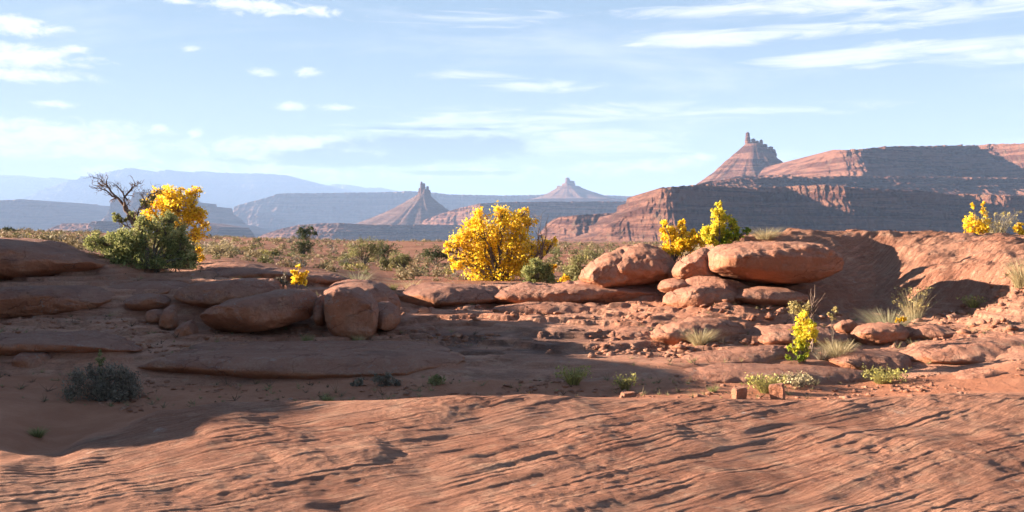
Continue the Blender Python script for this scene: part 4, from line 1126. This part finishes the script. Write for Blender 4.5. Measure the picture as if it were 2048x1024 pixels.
# right shrubs on the outcrop
leafy('golden_shrub', 'bright yellow shrub growing on the domed orange lobe', 'shrub', 1352, 17.0,
      [(1332, 455, 12), (1342, 470, 18), (1358, 482, 20), (1345, 494, 18), (1375, 490, 18), (1366, 460, 8), (1364, 446, 7), (1385, 468, 10), (1328, 448, 6), (1395, 482, 13), (1360, 503, 10), (1340, 505, 9)],
      6000, 0.042, M_gold, 48, clumps=12, trunk=0.02)
leafy('yellow_green_shrub', 'taller yellow-green shrub behind the great oval boulder', 'shrub', 1440, 17.2,
      [(1437, 420, 11, .75), (1440, 438, 14, .72), (1428, 455, 14, .8), (1412, 468, 13, .85), (1442, 462, 16, .65), (1465, 440, 9, .35), (1470, 455, 12, .3), (1460, 475, 14, .25), (1478, 470, 9, .15), (1492, 462, 7, .1), (1425, 482, 13, .7), (1438, 408, 6, .7), (1448, 486, 12, .3)],
      5400, 0.041, M_lime, 49, clumps=12, trunk=0.024, spread=0.38)
leafy('yellow_shrub', 'pale yellow shrub on the skyline near the right edge', 'shrub', 1955, 18.6,
      [(1945, 440, 13), (1955, 455, 14), (1942, 462, 12), (1966, 425, 8), (1968, 408, 5), (1945, 412, 5), (1970, 448, 11), (1935, 448, 8), (1960, 465, 12)], 1500, 0.042, M_gold, 50, clumps=9, trunk=0.010, spread=0.42, stems=7)

def blades(name, label, px, Y, width, height, n, mat, seed, spread=0.5, cat='grass tuft', bw=0.006, group=None, heads=0, lean=0.0, row=None, head_mat=None):
    """tuft of thin arching blades; width and height in photo pixels"""
    r = np.random.default_rng(seed)
    m = Y / F
    x = (px - 1024) * m
    z = float(near_z(x, Y)[0]) - 0.015 if row is None else float(P(px, row, Y)[2])
    e = empty(name, (x, Y, z), label, cat, group)
    W, H = width * m / 2, height * m
    a = r.random(n) * 2 * pi
    rad = np.sqrt(r.random(n))
    b = np.stack([np.cos(a) * rad * W * 0.45, np.sin(a) * rad * W * 0.45, np.zeros(n)], 1)
    h = H * (0.45 + 0.6 * r.random(n))
    out = np.stack([np.cos(a) * rad * W * spread * 1.3 + lean * h + r.normal(size=n) * W * .12, np.sin(a) * rad * W * spread * 1.3 + r.normal(size=n) * W * .12, h], 1)
    k = 4
    t = np.linspace(0, 1, k)
    side = np.stack([-np.sin(a + r.normal(size=n)), np.cos(a + r.normal(size=n)), np.zeros(n)], 1)
    V = []
    for i, tt in enumerate(t):
        c = b + out * np.array([1, 1, 0])[None] * tt ** 1.7 + np.array([0, 0, 1])[None] * out * (tt ** 0.9)
        w = bw * (1 - 0.8 * tt)
        V += [c - side * w / 2, c + side * w / 2]
    V = np.stack(V, 1)
    f = np.concatenate([np.stack([np.arange(n) * 2 * k + 2 * i, np.arange(n) * 2 * k + 2 * i + 1, np.arange(n) * 2 * k + 2 * i + 3, np.arange(n) * 2 * k + 2 * i + 2], 1) for i in range(k - 1)])
    tone = np.clip(r.normal(size=n) * 0.25 + 0.5, 0.02, 0.98)
    mesh_obj('blades', V.reshape(-1, 3), f, mat, parent=e, shade=False, attrs={'tone': np.repeat(tone, 2 * k)})
    if heads:
        tip = (b + out)[r.integers(0, n, heads)]
        cl = np.repeat(tip, 9, 0) + r.normal(size=(heads * 9, 3)) * 0.018
        V2, f2 = leaves(cl, 0.020, r, 0.8)
        fh = mesh_obj('flower_heads', V2, f2, head_mat or mat, parent=e, shade=False, attrs={'tone': np.repeat(np.clip(r.normal(size=heads * 9) * .2 + .6, 0, 1), 4)})
        fh['kind'] = 'stuff'
    return e

blades('dry_grass', 'dry grey grass on top of the outcrop above the great boulder', 1530, 17.9, 70, 26, 420, M_straw, 60, spread=0.9)
blades('dry_weed', 'dry brown stems beside the pale yellow shrub at right', 1992, 18.7, 60, 52, 240, M_straw, 61, spread=0.9, heads=50, head_mat=M_dryflower)
leafy('yellow_shrub', 'low yellow shrub touching the right edge of the skyline', 'shrub', 2042, 18.4, [(2035, 462, 10), (2048, 468, 12), (2040, 450, 7)], 500, 0.04, M_gold, 62, clumps=8, trunk=0.01)
# yellow sapling on the right floor
leafy('yellow_sapling', 'slender yellow sapling with green lower leaves on the rock floor', 'sapling', 1604, 11.75,
      [(1608, 640, 14, .85), (1602, 658, 17, .8), (1615, 668, 15, .8), (1600, 682, 14, .6), (1608, 694, 11, .5), (1590, 700, 11, .3), (1605, 712, 10, .12), (1578, 716, 7, .08), (1620, 650, 9, .8), (1628, 668, 8, .8)],
      1500, 0.042, M_lime, 63, clumps=8, trunk=0.008, spread=0.42, stems=3, aspect=0.5)
leafy('dry_flower_stalk', 'brownish dry flower heads above the yellow sapling', 'plant', 1597, 12.3, [(1588, 612, 11), (1600, 622, 10), (1614, 614, 9), (1582, 622, 6)], 900, 0.02, M_dryflower, 64, clumps=12, trunk=0.005, spread=0.4)
leafy('dry_flower_stalk', 'thin dry stalk with yellowish head right of the yellow sapling', 'plant', 1663, 12.6, [(1660, 628, 6), (1670, 618, 6), (1665, 638, 5)], 240, 0.024, M_dryflower, 65, clumps=6, trunk=0.005)
bare_twigs('thin bare twig rising beside the yellow sapling top', 1624, 640, 588, 12.4, 9, n=2, w=5)
blades('grass_tuft', 'pale green grass tuft beside the dark hollow at right', 1778, 13.5, 88, 52, 700, M_grass, 66, spread=1.0)
blades('dry_weed', 'tall straw stems standing in the dark hollow at right', 1828, 14.3, 60, 66, 260, M_straw, 67, spread=0.7, heads=60, head_mat=M_dryflower)
leafy('dry_shrub', 'small orange-leaved plant under the pale grass tuft', 'plant', 1800, 13.2, [(1795, 641, 7, .2), (1808, 638, 6, .3)], 160, 0.03, M_gold, 68, clumps=6, trunk=0.005)
blades('grass_tuft', 'pale grass tuft in front of the leaning slab', 1400, 12.8, 56, 34, 420, M_straw, 69, spread=1.0)
blades('grass_tuft', 'straw grass clump right of the yellow sapling', 1676, 12.0, 60, 44, 620, M_straw, 70, spread=0.9)
blades('grass_tuft', 'thin grey grass between the sapling and the straw clump', 1645, 12.0, 40, 30, 200, M_sage, 71, spread=0.9)
blades('rabbitbrush', 'yellow-green tuft behind the pair of stone blocks', 1532, 10.3, 50, 34, 420, M_rabbit, 72, spread=0.9, heads=50, head_mat=M_rabbit)
blades('rabbitbrush', 'yellow-topped tuft on the lower right rock', 1765, 11.0, 54, 28, 380, M_rabbit, 73, spread=1.0, heads=60, head_mat=M_rabbit)
blades('rabbitbrush', 'pale sunlit tuft in the middle of the shaded hollow', 1147, 10.9, 46, 38, 360, M_rabbit, 74, spread=0.8, heads=40, head_mat=M_rabbit)
blades('rabbitbrush', 'small green tuft above the small flat stone', 1250, 10.5, 30, 28, 240, M_olive, 75, spread=0.8, heads=30, head_mat=M_rabbit)
blades('flower_tuft', 'low tuft with whitish dry flowers right of the yellow-green tuft', 1595, 10.7, 40, 24, 220, M_sage, 76, spread=0.9, heads=50, head_mat=M_straw)
blades('rabbitbrush', 'tiny dull tuft on the sand left of the stone blocks', 1425, 10.4, 22, 14, 140, M_olive, 77, spread=0.9)
blades('rabbitbrush', 'little green tuft at the foot of the right bluff', 1946, 14.5, 30, 24, 240, M_rabbit, 78, spread=0.9, heads=24, head_mat=M_rabbit)
blades('grass_tuft', 'tall tan grass at the right edge on the bluff foot', 2046, 14.1, 66, 60, 520, M_straw, 79, spread=0.9)
# left and middle shade plants
leafy('sagebrush', 'large dark grey sagebrush in the shaded sand at left', 'shrub', 205, 10.3,
      [(160, 760, 24), (185, 775, 30), (215, 755, 28), (245, 765, 26), (262, 780, 20), (150, 785, 20), (205, 795, 28), (240, 795, 24), (180, 745, 16), (250, 742, 14)], 9000, 0.028, M_sage, 80, clumps=26, spread=0.36, trunk=0.012, aspect=0.3, up=0.8, stems=8)
leafy('leafy_stalk', 'upright green stalk growing out of the dark sagebrush', 'plant', 203, 10.6, [(203, 722, 9), (200, 740, 10), (206, 758, 10), (198, 708, 6)], 700, 0.03, M_olive, 81, clumps=8, trunk=0.006, aspect=0.4, up=0.8)
blades('grass_tuft', 'small green tuft on shaded sand at lower left', 75, 8.75, 34, 22, 260, M_olive, 82, spread=0.9)
leafy('green_bush', 'small rounded green bush at the end of the rock lip', 'shrub', 874, 10.95, [(866, 768, 12), (880, 766, 12), (873, 776, 12), (888, 775, 8), (872, 756, 8)], 1900, 0.024, M_olive, 83, clumps=12, trunk=0.006, aspect=0.4, up=0.6)
leafy('sagebrush', 'grey sage clump under the rock lip', 'shrub', 775, 11.0, [(760, 756, 12), (778, 758, 13), (795, 766, 12), (770, 768, 12)], 1600, 0.026, M_sage, 84, clumps=12, trunk=0.006, aspect=0.32, up=0.7)
leafy('sagebrush', 'small bluish sage sprig left of the grey sage clump', 'shrub', 716, 10.95, [(712, 768, 9), (722, 762, 9), (706, 774, 6)], 500, 0.028, M_sage, 85, clumps=8, trunk=0.005, aspect=0.35, up=0.6)
blades('grass_tuft', 'little green tuft at the top edge of the sunlit slab', 655, 10.2, 30, 18, 240, M_olive, 86, spread=0.9)
blades('grass_tuft', 'thin tuft on the shelf below the tilted boulder', 615, 12.9, 26, 26, 200, M_olive, 87, spread=0.8)
blades('grass_tuft', 'thin tuft on the shelf below the barrel-like boulder', 716, 12.85, 28, 24, 200, M_olive, 88, spread=0.8)
leafy('yellow_sapling', 'tiny yellow sapling perched behind the tilted boulder', 'sapling', 598, 15.0, [(598, 555, 10), (590, 545, 7), (605, 560, 9), (590, 562, 8), (596, 532, 4), (612, 545, 5)], 480, 0.042, M_gold, 89, clumps=6, trunk=0.007, spread=0.45)
leafy('sagebrush', 'dull green bush left of the tiny yellow sapling', 'shrub', 563, 15.2, [(556, 562, 9), (567, 556, 10), (572, 566, 8)], 900, 0.03, M_sage, 90, clumps=10, trunk=0.006, aspect=0.35, up=0.7)
blades('grass_tuft', 'pale yellow grass left of the lens-shaped ledge', 786, 17.6, 24, 16, 160, M_rabbit, 91, spread=0.9)
blades('dry_weed', 'fine dry stems above the lens-shaped ledge', 822, 17.9, 44, 24, 130, M_straw, 92, spread=0.9)
blades('grass_tuft', 'sparse upright grass behind the domed slab', 715, 17.6, 60, 34, 200, M_grass, 93, spread=0.9)

# ------------------------------------------------------------------ scrub plain
def bush(label, px, row, w, h, Y, mat, seed, n=2200, ls=None, name='desert_bush', cat='shrub', trunk=0.03, aspect=0.4, lob=7):
    """rounded bush on the plain: centre column px, foot row, width and height in pixels"""
    r = np.random.default_rng(seed)
    lobes = []
    for i in range(lob):
        a = (i + 0.5) / lob
        lobes.append((px + (a - 0.5) * w * 0.85, row - h * (0.35 + 0.35 * r.random() + 0.25 * sin(a * pi)), max(3, w * 0.20 * (0.7 + 0.6 * r.random()))))
    lobes += [(px + r.normal() * w * .12, row - h * 0.35, w * .24), (px + r.normal() * w * .12, row - h * 0.6, w * .26)]
    return leafy(name, label, cat, px, Y, lobes, n, ls or Y / F * 2.6, mat, seed, clumps=9, trunk=trunk, aspect=aspect, up=0.5)

bush('dark round juniper standing alone on the plain horizon', 615, 486, 46, 30, 85, M_dark, 101, 2600)
bush('low juniper below the horizon tree', 605, 512, 48, 26, 48, M_dark, 102, 1800)
bush('wide olive juniper with visible trunk on the middle plain', 728, 524, 74, 42, 36, M_olive, 103, 4200)
bush('dark shaded bush right of the wide olive juniper', 765, 522, 50, 34, 37, M_dark, 104, 2000)
bush('pale round bush in the middle plain', 806, 546, 54, 40, 31, M_olive, 105, 3000)
bush('small green bush left of the pale round bush', 768, 540, 26, 24, 31, M_olive, 106, 1000)
bush('dark bush left of the broad golden tree', 872, 530, 52, 36, 38, M_dark, 107, 2600)
bush('small bush with dark right side on the left plain', 545, 525, 34, 26, 38, M_olive, 108, 1500)
bush('dry brown brush right of the left golden tree', 440, 525, 70, 36, 30, M_straw, 109, 2200)
bush('lone dark bush on the left skyline', 18, 467, 24, 13, 90, M_dark, 110, 700)
bush('grey-green thicket behind the orange outcrop', 1185, 532, 60, 30, 42, M_olive, 111, 2200)

def scrub_protos():
    out = []
    M_brush = leaf_mat('dry_brush', [(0.13, 0.095, 0.05), (0.24, 0.18, 0.10), (0.36, 0.28, 0.16)], 0.25)
    M_brush2 = leaf_mat('yellow_brush', [(0.11, 0.10, 0.045), (0.24, 0.20, 0.075), (0.42, 0.35, 0.10)], 0.25)
    M_green = leaf_mat('green_brush', [(0.07, 0.075, 0.03), (0.14, 0.14, 0.055), (0.24, 0.22, 0.10)], 0.25)
    for i, (mat, n, h) in enumerate([(M_brush2, 170, .6), (M_brush, 170, .55), (M_sage, 170, .6), (M_green, 170, .7), (M_brush, 140, .4), (M_green, 150, .5)]):
        r = np.random.default_rng(300 + i)
        d = inball(r, n)
        d[:, 2] = np.abs(d[:, 2])
        c = d * np.array([0.5, 0.5, h]) * (0.75 + 0.3 * perlin(d[:, 0] * 3 + i, d[:, 1] * 3, d[:, 2] * 3))[:, None]
        V, f = leaves(c + np.array([0, 0, 0.03]), 0.12, r, 0.4, 0.7)
        V[:, 2] = np.maximum(V[:, 2], -0.02)
        out.append((V, f, np.clip(r.normal(size=n) * .22 + .5, 0, 1), mat))
    return out
PROTO = scrub_protos()
def scatter_scrub():
    r = np.random.default_rng(77)
    N = 4800
    Y = 23 * np.exp(r.random(N) ** 0.85 * np.log(420 / 23.0))
    px = r.uniform(-260, 1480, N)
    x = (px - 1024) / F * Y
    dens = fbm(x * 0.07, Y * 0.05, 0.0, 3)
    k = dens + r.random(N) * 0.7 > 0.2
    x, Y, px = x[k], Y[k], px[k]
    z = near_z(x, Y)
    s = 0.28 + 0.5 * r.random(len(x)) ** 2.2
    s = s * np.clip(Y / 60, 1, 1.5)
    row = HOR + (CAM_H - z) / Y * F
    vis = s / Y * ((px > 0) & (px < 1180) & (row < 565) & ~((px < 200) & (row > 500)))
    order = np.argsort(-vis)
    meshes = []
    for (V, f, t, mat) in PROTO:
        o = mesh_obj('scrub_bush', V, f, mat, shade=False, attrs={'tone': np.repeat(t, 4)})
        meshes.append(o.data)
        bpy.data.objects.remove(o)
    kinds = ['yellow rabbitbrush', 'straw coloured brush', 'grey sage clump', 'olive green brush clump', 'low tan grass clump', 'pale green grass clump']
    kind = np.array([0, 1, 4, 1, 2, 4, 0, 3, 1, 5])[np.clip((perlin(x * 0.15, Y * 0.1) * 2 + r.random(len(x)) * 10).astype(int), 0, 9)]
    same = {}
    for i in order[:300]:
        q = int(kind[i])
        o = bpy.data.objects.new('scrub_bush', meshes[q])
        o.location = (x[i], Y[i], z[i] - 0.02)
        sc = s[i]
        o.scale = (sc * r.uniform(.9, 1.4), sc, sc * r.uniform(.7, 1.1))
        o.rotation_euler = (0, 0, r.random() * 6.28)
        coll.objects.link(o)
        lm = [(60, 'at the far left'), (190, 'left of the juniper'), (420, 'behind the left trees'), (520, 'right of the left golden tree'), (590, 'left of the horizon juniper'), (650, 'below the horizon juniper'), (760, 'around the wide olive juniper'), (840, 'by the pale round bush'), (900, 'left of the broad golden tree'), (1100, 'behind the broad golden tree'), (1300, 'behind the orange outcrop')]
        where = [t for a, t in lm if px[i] < a] or ['behind the orange outcrop']
        band = 'near plain' if Y[i] < 29 else 'mid plain' if Y[i] < 45 else 'far plain'
        size = 'small ' if sc < 0.36 else 'broad ' if sc > 0.55 else ''
        tag(o, size + kinds[q] + ' ' + where[0] + ', ' + band, 'shrub', 'scrub dotted over the plain')
        same.setdefault(o['label'], []).append((px[i], o))
    nth = ['leftmost', 'second from left', 'third from left', 'fourth from left', 'fifth from left', 'sixth from left', 'seventh from left', 'eighth from left', 'ninth from left', 'tenth from left']
    for lab, lst in same.items():
        if len(lst) > 1:
            lst.sort(key=lambda t: t[0])
            for j, (_, o) in enumerate(lst):
                o['label'] = lab + ', ' + (nth[j] if j < len(nth) else 'farther right')
    rest = order[300:]
    Vs, Fs, Ts, off = [], [], [], 0
    V0, f0, t0, _ = PROTO[0]
    for i in rest:
        V, f, t, _ = PROTO[int(kind[i])]
        m_ = 30
        sel = V[:m_ * 4] * np.array([s[i] * 1.15, s[i], s[i] * 0.9])
        # fewer, larger sprays for the distant clumps
        c = sel.reshape(m_, 4, 3).mean(1, keepdims=True)
        sel = (c + (sel.reshape(m_, 4, 3) - c) * 1.8).reshape(-1, 3)
        Vs.append(sel + np.array([x[i], Y[i], z[i]]))
        Fs.append(f[:m_] + off)
        Ts.append(np.repeat(np.clip(t[:m_] * 0.5 + 0.11 * kind[i], 0, 1), 4))
        off += m_ * 4
    o = mesh_obj('distant_scrub', np.concatenate(Vs), np.concatenate(Fs), leaf_mat('far_scrub', [(0.30, 0.23, 0.10), (0.27, 0.20, 0.115), (0.20, 0.16, 0.10), (0.13, 0.115, 0.06), (0.25, 0.19, 0.115)], 0.25), shade=False, attrs={'tone': np.concatenate(Ts)})
    tag(o, 'low scrub covering the plain towards the mesas', 'scrub', kind='stuff')
scatter_scrub()

# dead sprigs, seedlings and plant litter too small and many to count
def litter():
    r = np.random.default_rng(91)
    pts = []
    for (a, b, y0, y1, n) in [(-80, 1000, 11.9, 14.2, 200), (-60, 1700, 9.9, 11.3, 260), (1250, 2120, 11.6, 15.0, 260), (560, 1350, 16.5, 19.5, 160), (250, 640, 15.6, 18.5, 90)]:
        Y = r.uniform(y0, y1, n)
        pts.append(np.stack([(r.uniform(a, b, n) - 1024) / F * Y, Y], 1))
    P2 = np.concatenate(pts)
    z = near_z(P2[:, 0], P2[:, 1])
    n = len(P2)
    k = 14
    h = 0.02 + 0.085 * r.random(n) ** 2.5
    base = np.repeat(np.concatenate([P2, z[:, None]], 1), k, 0)
    hh = np.repeat(h, k)[:, None]
    d = r.normal(size=(n * k, 3)); d[:, 2] = np.abs(d[:, 2]) * 0.9 + 0.25
    d /= np.linalg.norm(d, axis=1, keepdims=True)
    d *= hh * (0.5 + r.random((n * k, 1)))
    sd = np.cross(d, r.normal(size=(n * k, 3))); sd /= np.linalg.norm(sd, axis=1, keepdims=True)
    w = 0.0045
    V = np.stack([base - sd * w / 2, base + sd * w / 2, base + d * 0.6 + sd * w / 2, base + d], 1).reshape(-1, 3)
    tone = np.repeat(np.clip(np.repeat(r.random(n), k) + r.normal(size=n * k) * 0.1, 0, 1), 4)
    m = leaf_mat('litter', [(0.06, 0.045, 0.035), (0.14, 0.10, 0.06), (0.30, 0.25, 0.13), (0.24, 0.23, 0.10)], 0.2)
    o = mesh_obj('ground_litter', V, np.arange(4 * n * k).reshape(-1, 4), m, shade=False, attrs={'tone': tone})
    tag(o, 'dry sprigs and seedlings strewn over sand and rock', 'litter', kind='stuff')
litter()
